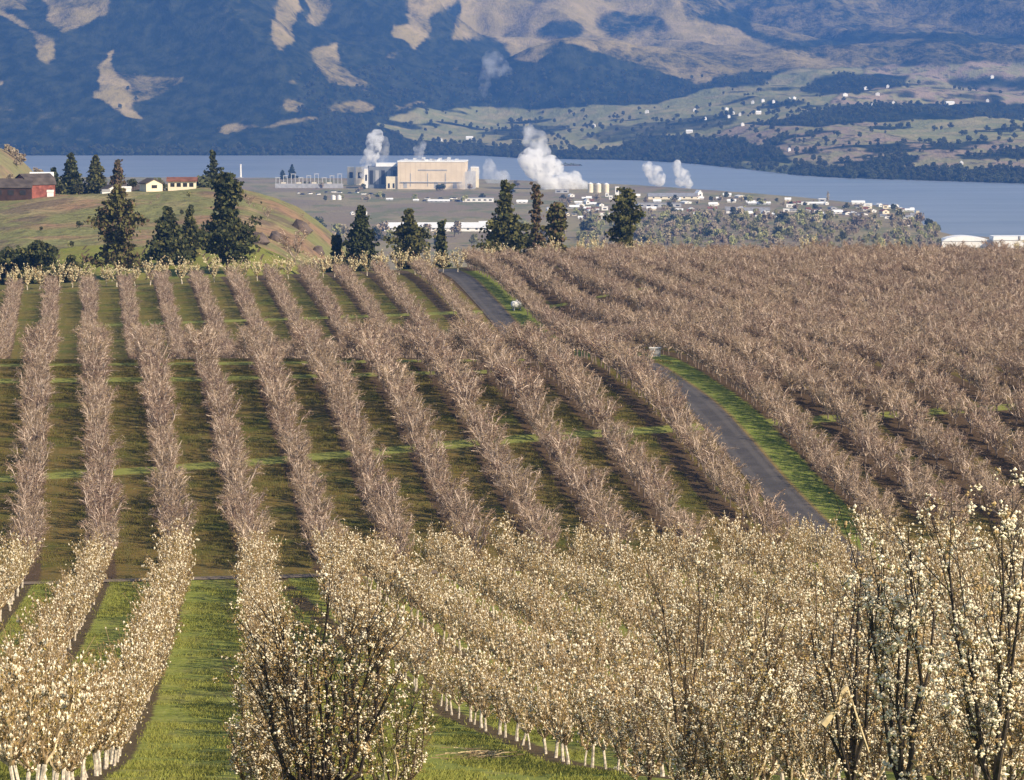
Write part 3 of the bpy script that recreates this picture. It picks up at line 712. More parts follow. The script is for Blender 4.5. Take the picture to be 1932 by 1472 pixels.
# grass tufts on the mown lanes
def tuft(seed, mat, n=9, h=.16, r=.16):
    q = random.Random(seed); m = MB()
    for i in range(n):
        x, y = q.gauss(0, r), q.gauss(0, r); a = q.uniform(0, 6.28); l = h * q.uniform(.5, 1.2); dx, dy = math.cos(a) * .022, math.sin(a) * .022
        m.quad([(x - dx, y - dy, -.02), (x + dx, y + dy, -.02), (x + q.gauss(0, .05), y + q.gauss(0, .05), l)], mat)
    return m.build('grass_tuft')
M['blade'] = simple('grass_blade', (0.215, 0.235, 0.046), .3, 1, col2=(0.31, 0.31, 0.072), per_object=.1); M['blade_dry'] = simple('dry_grass_blade', (0.20, 0.16, 0.055), .3, 1, col2=(0.13, 0.13, 0.03), per_object=.1)
gp, gd = [], []
def tuft_points(n, x0, x1, y0, y1, rowf, out):
    xs = np.random.uniform(x0, x1, n); ys_ = np.random.uniform(y0, y1, n); rc = rowf(xs, ys_); dd = np.abs((rc + .5) % 1 - .5) * 5.5; clump = fbm(xs / 2.2, ys_ / 3.4, 55, 3)
    pxs_ = px_of(xs, ys_); ln_ = np.minimum.reduce([np.abs(ys_ - (c0 + q_ * (xs + 42))) for c0, q_ in ((331, .36), (388, .10), (402, .10))]); k_ = ((ln_ > 2.0) | (ys_ < 286)) & (dd > .75) & (pxs_ > -60) & (pxs_ < 2000) & (clump > -.08); zz = z_land(xs, ys_)
    out += [(float(a), float(b_), float(c_)) for a, b_, c_ in zip(xs[k_], ys_[k_], zz[k_])]
tuft_points(42000, -34, -4, 140, 284, lambda x, y: (x + 31.15 + .0598 * (y - 286)) / 5.5 - .3, gp)
tuft_points(9000, -8, 4, 140, 200, lambda x, y: (x + 6.9 + .163 * (y - 225)) / 5.57, gp)
tuft_points(40000, -52, 16, 292, 408, lambda x, y: k_of(x, y) - .3, gd)
for nm_, pl_, mt_, lb_, hh in (('mown_grass', gp, 'blade', 'fresh green grass tufts on the bright mown lanes', .15), ('rough_grass', gd, 'blade_dry', 'dull brownish grass tufts between the bare tree rows', .2)):
    t0 = tuft(61, M[mt_], 9, hh); t0.location = pl_[0]; t0['kind'] = 'stuff'; t0['label'] = lb_ + ', single clump'; t0.name = nm_ + '_clump'
    mass(nm_, pl_[1:], [[t0]], lb_, .6, 1.5, 31)
# tall near trees
def near_tree(px, top_py, Y, lab, seed, width_px, bark, leaf, bl_n, shoots, twigs, leaves, limbs=6, flare=.75, name='tall_fruit_tree', pet=(0.022, 0.045)):
    p = at(px, top_py, Y); gz = zl(p.x, Y); h = (p.z - gz) * .87
    rad = width_px / F * Y / 2
    tr, cr, bs = blossom_tree_meshes(seed, h=h, rad=rad, nshoot=shoots, ntwig=twigs, nblo=bl_n, nleaf=leaves, bark=bark, leaf=leaf, bl=pet, trunk_mat=bark, nlimb=limbs, lf=(0.016, 0.032), trunk_h=.5 if flare > .5 else .1, fine=True, flare=flare)
    r = empty(name, (p.x, Y, gz), 0, lab, 'fruit tree')
    tr.build('trunk', r); cr.build('crown', r); bs.build('blossom', r)
    return r
near_tree(608, 1085, 92, 'tall bushy fruit tree with dark upright limbs rising in front of the grass lane', 301, 270, M['bark_dark'], M['leaf_bronze'], 1150, 320, 1000, 12000, 17, .28, pet=(.030, .062))
near_tree(512, 1235, 106, 'golden brown blossoming tree filling the gap left of the tall bushy one', 307, 150, M['bark_mid'], M['leaf_bronze'], 420, 120, 380, 3800, 9, .4, pet=(.030, .06))
near_tree(745, 1225, 97, 'spreading golden leafed fruit tree right of the tall bushy one', 308, 230, M['bark_mid'], M['leaf_gold'], 420, 110, 460, 5200, 10, .34, pet=(.028, .055))
near_tree(494, 1330, 99, 'low blossoming tree at the bottom edge of the open grass lane', 309, 120, M['bark_mid'], M['leaf_bronze'], 420, 90, 320, 3200, 9, .34, pet=(.028, .055))
rt = near_tree(1600, 1015, 84, 'tall thin fruit tree with dark leader and pale sawn limb', 302, 220, M['bark_dark'], M['leaf_bronze'], 380, 60, 240, 1500, 5, pet=(.028, .058))
near_tree(1722, 955, 74, 'tall dark fruit tree with black twin limbs, left of the tallest tree', 303, 240, M['bark_dark'], M['leaf_olive'], 620, 44, 200, 1100, 6, pet=(.036, .078))
near_tree(1892, 920, 72, 'tallest dark fruit tree at the right edge', 304, 230, M['bark_dark'], M['leaf_olive'], 560, 44, 200, 1100, 5, pet=(.036, .078))
near_tree(1312, 1000, 112, 'slim fruit tree with one tall blossoming shoot above the canopy', 305, 120, M['bark_mid'], M['leaf_bronze'], 360, 56, 240, 2000, 6, pet=(.03, .06))
near_tree(1442, 1040, 104, 'slender fruit tree whose blossom tip stands left of the pale sawn limb', 306, 120, M['bark_mid'], M['leaf_bronze'], 360, 56, 240, 2000, 6, pet=(.03, .06))
b = MB(); p0, p1 = at(1553, 1368, 83.5), at(1598, 1296, 83.5); M['cut_wood'] = simple('pale_cut_wood', (0.62, 0.50, 0.30), 0.15, 8)
q = rt.location; b.tube([tuple(p0 - q), tuple(p0.lerp(p1, .35) - q + Vector((.03, 0, -.03))), tuple(p0.lerp(p1, .75) - q + Vector((-.02, 0, .03))), tuple(p1 - q)], [0.085, 0.07, 0.064, 0.05], M['cut_wood'], 8, True)
p2 = at(1640, 1420, 83.3); b.tube([tuple(p1 - q), tuple(p1.lerp(p2, .5) - q), tuple(p2 - q)], [0.03, 0.024, 0.016], M['cut_wood'], 5, True)
b.build('sawn_limb', rt)
# pruned brush lying by the white trunks
b = MB(); rr_ = random.Random(5); c = at(905, 1432, 172); c.z = zl(c.x, c.y)
for i in range(90):
    a = rr_.uniform(-.5, .5); L = rr_.uniform(.3, 1.1); cx, cy, cz_ = rr_.gauss(0, .7), rr_.gauss(0, .8), abs(rr_.gauss(0, .10)) + .03
    b.tube([(cx - math.cos(a) * L / 2, cy - math.sin(a) * L / 2, cz_), (cx + math.cos(a) * L / 2, cy + math.sin(a) * L / 2, cz_ + rr_.uniform(-.05, .12))], [.022, .012], M['bark_tan'] if i % 3 else M['cut_wood'], 3)
tag(b.build('brush_pile', loc=c), 'low pile of pruned branches on grass beside the white trunks', 'brush pile')
# roadside things
c = at(975, 606, 552); c.z = zl(c.x, c.y)
r = empty('gas_tank', c, 0.25, 'white rounded gas tank on the grass verge by the road', 'tank')
b = MB(); prof = [(-0.82, 0.05), (-0.78, 0.30), (-0.62, 0.50), (0.62, 0.50), (0.78, 0.30), (0.82, 0.05)]
b.tube([(x, 0, 0.75) for x, q_ in prof], [q_ for x, q_ in prof], M['white'], 14, True); b.build('tank', r, smooth=True)
b = MB(); b.cyl(0, 0, 1.24, 1.42, 0.16, M['white'], 10); b.build('valve_dome', r)
for sx in (-.45, .45):
    b = MB(); b.box(sx - .07, sx + .07, -.35, .35, -.1, .34, M['grey']); b.build('foot', r)
c = at(1236, 690, 414); c.z = zl(c.x, c.y)
r = empty('utility_box', c, -0.1, 'small grey white utility cabinet at the bend of the grass verge', 'utility box')
b = MB(); b.box(-.55, .55, -.3, .3, 0, .85, M['metal']); b.build('cabinet', r)
b = MB(); b.box(-.62, .62, -.37, .37, .853, .93, M['white']); b.build('lid', r)
b = MB(); b.box(-.5, -.02, -.325, -.303, .08, .78, M['grey']); b.box(.02, .5, -.325, -.303, .08, .78, M['grey']); b.build('door', r)

# ------------------------------------------------------------------ conifers
def conifer(px, top, D, wpx, lab, seed, mats, style='pine', name='pine_tree', dens=1.0, bare=0.12):
    p = at(px, top, D); gz = zl(p.x, D) if D < 3900 else 3.0
    h = p.z - gz; R = wpx / F * D / 2 * (1.25 if style == 'pine' else 1.5); rnd = random.Random(seed)
    r = empty(name, (p.x, D, gz), rnd.uniform(0, 6), lab, 'tree')
    t = MB(); t.tube([(0, 0, -1.2), (0, 0, h * .4), (rnd.gauss(0, .1), rnd.gauss(0, .1), h * .97)], [h * .022, h * .015, h * .003], M['pine_bark'], 7); t.build('trunk', r)
    c = MB(); nb_ = int((70 if style == 'pine' else 90) * dens); px_scale = D / F
    for i in range(nb_):
        f = bare + (1 - bare) * ((i + rnd.random()) / nb_) ** 0.9; zz = h * f
        if style == 'pine': prof = math.sin(min(1, (1 - f) * 1.5 + 0.08) * math.pi * .5) ** 0.8 * (0.70 + 0.38 * math.sin(f * 11 + seed) * rnd.uniform(.4, 1.2))
        else: prof = (1 - f) ** 0.85
        L = max(.25, R * prof * rnd.uniform(0.6, 1.18)); a = i * 2.399 + rnd.uniform(-.4, .4)
        drop = rnd.uniform(-.05, .25) if style == 'pine' else rnd.uniform(-.35, -.05)
        e = Vector((math.cos(a) * L, math.sin(a) * L, zz + L * drop)); s0 = Vector((0, 0, zz))
        c.tube([tuple(s0), tuple(e)], [.06, .02], M['pine_bark'], 3)
        ncl = max(3, int(3 + L * 2.2))
        for q in range(ncl):
            tq = rnd.uniform(.22, 1.05); cc = s0.lerp(e, tq); cs = (0.38 + (.15 if style == 'pine' else .19) * L) * rnd.uniform(.7, 1.25)
            for w_ in range(9 if style == 'pine' else 8):
                pt = cc + Vector((rnd.gauss(0, cs * .55), rnd.gauss(0, cs * .55), rnd.gauss(0, cs * (.34 if style == 'pine' else .30))))
                c.leaf(pt, rnd.uniform(.20, .44) * (0.8 + D / 2400), mats[0] if rnd.random() < .72 else mats[1], rnd, .75)
    c.build('crown', r)
    return r
NP, ND, NBR = M['needle'], M['needle_dark'], M['needle_brown']
conifer(222, 352, 705, 96, 'broad pine with loose brownish crown, first of the big pines from the barn', 1, (NP, NBR), dens=1.1)
conifer(316, 393, 720, 66, 'dense dark pine in front of the knoll beside a slim companion', 2, (ND, NP), 'fir', dens=1.2)
conifer(357, 397, 730, 34, 'slim narrow pine squeezed between a dense dark pine and the tallest pine', 3, (NP, ND), 'fir', dens=.8)
conifer(428, 328, 700, 100, 'tallest layered pine on the right shoulder of the knoll', 4, (ND, NP), dens=1.25)
conifer(681, 391, 735, 92, 'dense triangular dark fir with a pointed top', 5, (ND, ND), 'fir', dens=2.4, bare=.03)
conifer(772, 396, 745, 80, 'olive green pine left of the long white building', 6, (NP, ND), dens=1.35, bare=.06)
conifer(833, 418, 760, 46, 'small young pine in front of the long white building', 7, (ND, NP), 'fir', dens=.9, bare=.06)
conifer(954, 345, 715, 100, 'large shaggy pine left of the browned snag', 8, (NP, ND), dens=1.35, bare=.06)
conifer(1012, 350, 722, 36, 'slim half dead pine with browned needles between two green pines', 9, (NBR, NP), dens=.8)
conifer(1050, 384, 712, 76, 'medium olive pine right of the browned snag', 10, (NP, NBR), dens=1.2, bare=.06)
conifer(1180, 357, 708, 88, 'open pine with leaning top standing alone on the orchard rim', 11, (NP, ND), dens=1.05)
conifer(74, 457, 690, 84, 'low bushy dark conifer at the foot of the barn slope', 12, (ND, NP), dens=1.1, bare=.05)
conifer(14, 470, 695, 70, 'low dark conifer at the left edge below the barn', 13, (ND, NP), dens=1.1, bare=.05)
conifer(134, 484, 690, 40, 'tiny dark shrub like conifer between the bushy conifer and the broad pine', 14, (ND, NP), dens=.8, bare=.05)
conifer(636, 446, 740, 40, 'small dark conifer at the left foot of the triangular fir', 15, (ND, ND), dens=.9, bare=.05)
conifer(134, 291, 985, 46, 'hazy tall fir behind the barn, left of its twin', 16, (ND, NP), 'fir', dens=1.2)
conifer(180, 295, 985, 46, 'hazy tall fir behind the barn, right of its twin', 17, (NP, ND), 'fir', dens=1.2)
conifer(222, 302, 990, 32, 'reddish brown thin conifer right of the twin firs', 18, (NBR, NP), 'fir', dens=.8)
conifer(101, 318, 975, 24, 'short dark conifer beside the white shed of the barn', 19, (ND, ND), 'fir', dens=.7)
conifer(402, 287, 1010, 34, 'upright dark cedar beyond the white house with strip windows', 20, (ND, NP), dens=.9, bare=.03)
conifer(551, 311, 3700, 13, 'tiny dark conifer on the near river bank', 21, (ND, ND), 'fir', dens=.5)
conifer(533, 322, 3690, 9, 'tiniest dark conifer on the near river bank', 22, (ND, ND), 'fir', dens=.5)

# broad scrub trees for the valley
def scrub_mesh(seed, mat, h=7.0, r=3.4, n=420, leaf=(.35, .8), bare=0.0):
    rnd = random.Random(seed); m = MB()
    m.tube([(0, 0, -.8), (0, 0, h * .45), (rnd.gauss(0, .3), rnd.gauss(0, .3), h * .8)], [.22, .16, .05], M['pine_bark'], 5)
    cl = [(Vector((rnd.gauss(0, r * .45), rnd.gauss(0, r * .45), h * rnd.uniform(.35, .92))), rnd.uniform(.35, .6) * r) for i in range(9)]
    for c_, q in cl: m.tube([(0, 0, h * .3), tuple(c_)], [.09, .03], M['pine_bark'], 3)
    for i in range(n):
        c_, q = rnd.choice(cl); d = Vector((rnd.gauss(0, 1), rnd.gauss(0, 1), rnd.gauss(0, 1))).normalized() * q * rnd.uniform(.5, 1.05)
        m.leaf(c_ + d, rnd.uniform(*leaf), mat, rnd, .8)
    return m
scr = {}
for nm, mt in (('green', 'scrub_green'), ('mauve', 'scrub_mauve'), ('dark', 'scrub_dark')):
    scr[nm] = [scrub_mesh(400 + i * 7 + len(nm), M[mt]) for i in range(2)]
scr_me = {}
SC_LAB = {'green': 'grey green spring tree in the belt behind the orchard rim', 'mauve': 'bare mauve tree in the belt behind the orchard rim', 'dark': 'dark round tree in the belt behind the orchard rim'}
def scrub(kind, px, py, D, hpx, lab, grp=None, name='broadleaf_tree'):
    p = at(px, py, D); z = zl(p.x, D)
    if kind == 'mauve' and D < 1100:
        k_ = hpx / F * D / 3.2; o = copy_tree(bare_proto[rnd.randrange(5)], (p.x, D, z), rnd.uniform(0, 6), (k_ * .9, k_ * .9, k_), lab)
        o.name = 'leafless_tree'; o['category'] = 'tree'
        if 'group' in o: del o['group']
        return o
    v = rnd.randrange(2); key = (kind, v); k_ = hpx / F * D / 7.0
    if key not in scr_me: o = scr[kind][v].build(name); scr_me[key] = o.data
    else: o = bpy.data.objects.new(name, scr_me[key]); COL.objects.link(o)
    o.location = (p.x, D, z); o.rotation_euler = (0, 0, rnd.uniform(0, 6)); s_ = k_ * rnd.uniform(.85, 1.2); o.scale = (s_, s_, k_)
    return tag(o, lab, 'tree', grp)
def D_for(py, z=10.0):                                       # depth at which level ground of height z shows at py
    return (CZ - z) / math.tan(math.atan((py - PH / 2) / F) + PITCH)
n_s = 0
while n_s < 165:
    px = rnd.uniform(1085, 1770) if n_s < 40 else rnd.uniform(1200, 1770); py = rnd.uniform(410, 470)
    if px > 1560 and py < 408 + (px - 1560) * .05: continue
    kd = rnd.choices(['green', 'mauve', 'dark'], [6, 5, 2])[0]
    scrub(kd, px, py, D_for(py), rnd.uniform(11, 22), SC_LAB[kd], 'tree belt between the orchard rim and the town'); n_s += 1
for i in range(46):
    px = rnd.uniform(560, 1120); py = rnd.choice([rnd.uniform(346, 380), rnd.uniform(438, 470)])
    kd = rnd.choices(['green', 'mauve', 'dark'], [3, 4, 3])[0]
    scrub(kd, px, py, D_for(py), rnd.uniform(8, 15) if py < 400 else rnd.uniform(18, 30), {'green': 'small greenish tree', 'mauve': 'small bare tree', 'dark': 'small dark tree'}[kd] + ' on the open valley floor below the data halls', 'scattered valley floor trees')
for i in range(64):
    px = rnd.uniform(1060, 1740); py = rnd.uniform(372, 408)
    if px > 1500 and py < 372 + (px - 1500) * .1: continue
    kd = rnd.choices(['green', 'mauve', 'dark'], [2, 4, 4])[0]
    scrub(kd, px, py, D_for(py), rnd.uniform(7, 14), {'green': 'small greenish tree', 'mauve': 'small bare reddish tree', 'dark': 'small dark tree'}[kd] + ' among the town roofs by the river', 'trees among the town roofs')
for i in range(34):                                          # mauve brush hill behind the barn
    X_ = -158 + rnd.gauss(0, 9); Y_ = 1280 + rnd.uniform(-90, 60); px = px_of(X_, Y_)
    scrub('mauve', px, 330, Y_, rnd.uniform(11, 19), 'leafless mauve tree on the hump behind the red barn', 'brush on the hump behind the barn')
for px, Dd, hp, kd, lab in ((556, 760, 75, 'mauve', 'tall leafless grey tree at the rocky end of the knoll'), (376, 1015, 26, 'green', 'yellow green tree left of the upright cedar'),
                            (300, 985, 44, 'dark', 'dark round tree behind the low dark house'), (335, 1000, 44, 'dark', 'dark round tree directly behind the white house'),
                            (262, 990, 30, 'mauve', 'leafless tree between the brown conifer and the low houses'), (470, 880, 22, 'mauve', 'leafless bush on the slope right of the tallest pine'),
                            (505, 860, 24, 'mauve', 'leafless bush above the knoll rocks'), (386, 975, 36, 'dark', 'dark bush at the right end of the white house with strip windows'), (252, 955, 20, 'dark', 'dark low bush between the white shed and the small cream house'), (112, 950, 24, 'dark', 'dark bush right of the red barn'), (150, 955, 20, 'dark', 'dark low bush at the feet of the twin firs'),
                            (160, 1010, 34, 'mauve', 'leafless tree between the twin firs'),
                            (455, 760, 40, 'mauve', 'leafless tree at the foot of the tallest pine'), (600, 790, 40, 'mauve', 'leafless tree left of the triangular fir'),
                            (880, 770, 26, 'mauve', 'leafless tree right of the young pine'), (1250, 760, 20, 'mauve', 'reddish leafless bush right of the lone rim pine')):
    o = scrub(kd, px, 400, Dd, hp, lab)
    if 'yellow' in lab:
        o.data = o.data.copy(); o.data.materials.clear(); o.data.materials.append(M['pine_bark']); o.data.materials.append(M['scrub_yellow'])

sp_ = []
while len(sp_) < 420:
    px = rnd.uniform(1090, 1775); py = rnd.uniform(404, 474)
    if px > 1560 and py < 408 + (px - 1560) * .06: continue
    D = D_for(py); p = at(px, py, D); sp_.append((p.x, D, zl(p.x, D)))
mass('valley_scrub', sp_, [[o] for o in bpy.data.objects if o.name.startswith('broadleaf_tree') and o.data in [m_ for k_, m_ in scr_me.items() if k_[0] != 'dark']][:8], 'grey olive scrub filling the belt between the orchard rim and the town', .32, .7, 21)
# rocks on the knoll
def rock(px, py, D, wpx, hpx, lab, seed):
    rnd2 = random.Random(seed); p = at(px, py, D); z = zl(p.x, D); wv, hv = wpx / F * D / 2, hpx / F * D
    import bmesh
    bm = bmesh.new(); bmesh.ops.create_icosphere(bm, subdivisions=2, radius=1.0)
    for v in bm.verts:
        q = 1 + rnd2.uniform(-.22, .22); v.co = Vector((v.co.x * wv * q, v.co.y * wv * q * .9, max(-.3, v.co.z) * hv * (.8 + rnd2.uniform(-.2, .25))))
    me = bpy.data.meshes.new('boulder'); bm.to_mesh(me); bm.free(); me.materials.append(M['rock'])
    o = bpy.data.objects.new('boulder', me); COL.objects.link(o); o.location = (p.x, D, z); return tag(o, lab, 'rock')
for i in range(44):
    X_ = rnd.uniform(-98, -36); Y_ = rnd.uniform(690, 925); px = px_of(X_, Y_); p_ = proj(X_, Y_, zl(X_, Y_))
    if p_[1] > 512 or px > 640: continue
    kd = rnd.choices(['dark', 'green', 'mauve'], [3, 3, 2])[0]
    scrub(kd, px, p_[1], Y_, rnd.uniform(5, 13), {'dark': 'low dark bush', 'green': 'low olive bush', 'mauve': 'low leafless bush'}[kd] + ' on the open slope of the knoll below the houses', 'scrub on the knoll slope', 'bush')['group'] = 'scrub on the knoll slope'
rock(568, 410, 880, 40, 26, 'big dark basalt outcrop at the right end of the knoll', 1)
rock(490, 440, 790, 36, 24, 'brown boulder on the knoll slope right of the tallest pine', 2)
rock(520, 432, 815, 28, 18, 'smaller brown boulder just above the knoll slope', 3)
rock(600, 425, 850, 24, 16, 'low rock lying right of the basalt outcrop', 4)

# ------------------------------------------------------------------ buildings
def place_b(name, px, py, D, lab, cat, rot=0.0, group=None, z=None):
    p = at(px, py, D); zz = (zl(p.x, D) if D < 3900 else zf(p.x, D)) if z is None else z
    return empty(name, (p.x, D, zz), rot, lab, cat, group)
def gable(root, w_, d_, hw, hr, wall, roof, over=0.3, win=0, ridge_x=True):
    b = MB(); b.box(-w_ / 2, w_ / 2, -d_ / 2, d_ / 2, -.8, hw, wall)
    if not ridge_x: b.prism([(-w_ / 2, hw), (w_ / 2, hw), (0, hw + hr - .05)], -d_ / 2, d_ / 2, wall)
    wl = b.build('wall', root)
    b = MB(); t = .22
    if ridge_x:
        y0, y1 = d_ / 2 + over, d_ / 2
        for sgn in (-1, 1):
            k_ = hr * over / (d_ / 2)
            b.quad([(-w_ / 2 - over, sgn * y0, hw - k_), (w_ / 2 + over, sgn * y0, hw - k_), (w_ / 2 + over, 0, hw + hr), (-w_ / 2 - over, 0, hw + hr)], roof)
            b.quad([(-w_ / 2 - over, sgn * y0, hw - k_ + t), (w_ / 2 + over, sgn * y0, hw - k_ + t), (w_ / 2 + over, 0, hw + hr + t), (-w_ / 2 - over, 0, hw + hr + t)], roof)
            b.quad([(-w_ / 2 - over, sgn * y0, hw - k_), (w_ / 2 + over, sgn * y0, hw - k_), (w_ / 2 + over, sgn * y0, hw - k_ + t), (-w_ / 2 - over, sgn * y0, hw - k_ + t)], roof)
        for sx in (-1, 1):
            b.quad([(sx * w_ / 2, -y1, hw), (sx * w_ / 2, y1, hw), (sx * w_ / 2, 0, hw + hr)], wall)
    else:
        k_ = hr * over / (w_ / 2)
        b.prism([(-w_ / 2 - over, hw - k_), (0, hw + hr), (0, hw + hr + t), (-w_ / 2 - over, hw - k_ + t)], -d_ / 2 - over, d_ / 2 + over, roof)
        b.prism([(w_ / 2 + over, hw - k_), (0, hw + hr), (0, hw + hr + t), (w_ / 2 + over, hw - k_ + t)], -d_ / 2 - over, d_ / 2 + over, roof)
    b.build('roof', root)
    for i in range(win):
        x = -w_ / 2 + w_ * (i + .7) / (win + .4); s_ = min(.7, w_ / win * .3)
        b = MB(); b.box(x - s_, x + s_, -d_ / 2 - .05, -d_ / 2 + .05, hw * .40, hw * .80, M['dark']); b.build('window', wl)
def flat(root, w_, d_, h_, wall, roof=None, par=.5, win=0):
    b = MB(); b.box(-w_ / 2, w_ / 2, -d_ / 2, d_ / 2, -.8, h_, wall); wl = b.build('wall', root)
    b = MB(); b.box(-w_ / 2 - .1, w_ / 2 + .1, -d_ / 2 - .1, d_ / 2 + .1, h_ + .003, h_ + par, roof or wall); b.build('roof', root)
    for i in range(win):
        x = -w_ / 2 + w_ * (i + .5) / win; s_ = w_ / win * .25
        b = MB(); b.box(x - s_, x + s_, -d_ / 2 - .06, -d_ / 2 + .05, h_ * .35, h_ * .7, M['dark']); b.build('window', wl)
SC = lambda D: D / F
# red barn
D = 940; s = SC(D)
r = place_b('barn', 66, 385, D, 'red gambrel roofed barn with one sunlit red side on the knoll', 'barn', math.radians(-52))
wb, db, hb = 5.4, 7.8, 3.0
gam = [(-wb / 2, hb), (-wb * .36, hb + 1.6), (0, hb + 2.6), (wb * .36, hb + 1.6), (wb / 2, hb)]
b = MB(); b.box(-wb / 2, wb / 2, -db / 2, db / 2, -1, hb, M['barn_red']); b.prism(gam, -db / 2, db / 2, M['barn_red']); b.build('wall', r)
b = MB(); go = [(x * 1.08, z + .16) for x, z in gam]
for i in range(4): b.prism([gam[i], gam[i + 1], go[i + 1], go[i]], -db / 2 - .3, db / 2 + .3, M['roof_dark'])
b.build('roof', r)
b = MB(); b.box(-1.1, 1.1, -db / 2 - .08, -db / 2 + .02, -.2, 2.5, M['dark']); b.build('door', r)
b = MB(); b.box(-.5, .5, -db / 2 - .08, -db / 2 + .02, 3.6, 4.6, M['dark']); b.build('window', r)
r = place_b('barn_wing', 22, 386, D - 4, 'long dark brown barn wing joined left of the red barn', 'barn', math.radians(4)); gable(r, 9.5, 7, 3.0, 1.8, M['barn_brown'], M['roof_dark'], win=3)
r = place_b('shed', 79, 345, D + 22, 'white shed roof showing just above the red barn', 'shed', 0.1); gable(r, 5.2, 5, 4.4, 1.0, M['white'], M['roof_white'])
# houses on the knoll
r = place_b('house', 344, 365, 955, 'long white single storey house with strip windows and red brown roof', 'house', 0.06); gable(r, 52 * SC(955), 7, 2.2, .7, M['cream_light'], M['roof_red'], .4, 4)
r = place_b('house', 285, 372, 950, 'small cream house left of the long white house', 'house', 0.5); gable(r, 4.2, 4, 1.9, 1.0, M['cream_light'], M['roof_dark'], .3, 1, False)
r = place_b('house', 262, 362, 975, 'low dark grey house with broad roof behind the small cream house', 'house', 0.0); gable(r, 7.5, 6, 2.0, 1.3, M['grey'], M['roof_dark'], .4, 2)
r = place_b('house', 209, 358, 968, 'little white cottage seen above the broad pine', 'house', 0.4); gable(r, 4.0, 4, 1.6, 1.1, M['white'], M['roof_dark'], .3, 1, False)
r = place_b('shed', 238, 373, 940, 'small white shed left of the small cream house', 'shed', 0.1); flat(r, 2.4, 2, 1.1, M['white'])
r = place_b('shed', 200, 368, 945, 'bluish white garden shed just left of the broad pine top', 'shed', 0.1); flat(r, 1.8, 2, .9, M['white'], M['grey'])
r = place_b('shed', 95, 362, 935, 'tiny white shed right of the red barn', 'shed', 0.1); flat(r, 1.5, 1.5, 1.0, M['white'])
r = place_b('house', 182, 366, 985, 'low brown roofed house between the twin firs and the little cottage', 'house', -0.1); gable(r, 6.5, 5, 1.6, 1.1, M['cream_light'], M['roof_red'], .3, 2)
# data centre
D = 3400; s = SC(D); ZB = 10.0
r = place_b('data_hall', 817, 352, D, 'huge cream windowless data hall steaming by the river', 'industrial building', -0.05, z=ZB)
b = MB(); b.box(-28.4, 28.4, -22, 22, -2, 21.5, M['cream']); hall_wall = b.build('wall', r)
b = MB(); b.box(-28.7, 28.7, -22.3, 22.3, 21.503, 22.6, M['roof_white']); hall_roof = b.build('roof', r)
b = MB(); b.box(-11, 13.5, -22.25, -21.9, 14.3, 15.2, M['grey']); b.build('louvre_band', hall_wall)
for i, xx in enumerate((-7.5, -4, 1.5, 6, 12)):
    b = MB(); b.box(xx - 1, xx + 1, -20, -17, 22.603, 24.2 - (i % 2) * .5, M['white'] if i % 2 else M['grey']); b.build('roof_unit', hall_roof)
for xx in (-17.5, -3, 12):
    b = MB(); b.box(xx - .35, xx + .35, -22.2, -21.95, 1, 12, M['grey']); b.build('downpipe', hall_wall)
b = MB(); b.box(-38.3, -28.43, -20, 10, -2, 9.2, M['cream_light']); b.build('annex', r)
for i in range(13):
    xx = -26 + i * 4.3; b = MB(); b.box(xx - .12, xx + .12, -22.09, -21.98, 0, 21, M['joint']); b.build('panel_joint', hall_wall)
for i in range(7):
    b = MB(); b.box(-24 + i * 7.2, -21.2 + i * 7.2, -8 + (i % 3) * 5, -4 + (i % 3) * 5, 22.603, 24.0 + (i % 3) * .6, M['metal']); b.build('roof_unit', hall_roof)
b = MB(); b.tube([(-26, -22.7, 4.6), (26, -22.7, 4.6)], [.35, .35], M['metal'], 6, True); b.build('pipe', hall_wall)
for xx in (-36, -32):
    b = MB(); b.box(xx - .8, xx + .8, -20.1, -19.95, -.5, 3.5, M['dark']); b.build('door', r)
b = MB(); b.box(28.43, 36, -16, 14, -2, 13, M['grey']); b.build('side_block', r)
for xx in (-22, 4, 20):
    b = MB(); b.box(xx - 1.6, xx + 1.6, -22.12, -21.95, -.5, 4.2, M['grey']); b.build('door', hall_wall)
r = place_b('service_tower', 896, 350, D + 10, 'slim cream service tower at the right end of the cream data hall', 'industrial building', 0, z=ZB); flat(r, 6.8, 8, 16, M['cream_light'], M['roof_white'], .8)
r = place_b('cooling_hall', 724, 352, D + 16, 'slate grey hall with a bright rooftop strip left of the cream data hall', 'industrial building', 0.06, z=ZB)
b = MB(); b.box(-13.2, 12.4, -16, 16, -2, 17.2, M['slate']); b.build('wall', r)
b = MB(); b.box(-7, 11, -13, 12, 17.203, 20.0, M['roof_white']); b.build('penthouse', r)
for i in range(5):
    x = -11 + i * 5.0; b = MB(); b.box(x - 1.5, x + 1.5, -16.15, -15.95, 2, 14, M['grey'] if i % 2 else M['dark']); b.build('louvre', r)
r = place_b('stair_tower', 691, 352, D - 8, 'narrow pale stair tower at the left corner of the slate hall', 'industrial building', 0, z=ZB); flat(r, 3.2, 4, 15.2, M['white'], M['white'], .4, 1)
r = place_b('chiller_block', 662, 340, D + 90, 'square cream chiller block furthest left of the data halls', 'industrial building', 0.1, z=ZB); flat(r, 6.2, 6, 14.6, M['cream_light'], M['roof_white'], .5, 1)
r = place_b('chiller_block', 679, 340, D + 80, 'second cream chiller block under the left steam plume', 'industrial building', 0.1, z=ZB); flat(r, 7.4, 6, 14.8, M['cream_light'], M['roof_white'], .5, 1)
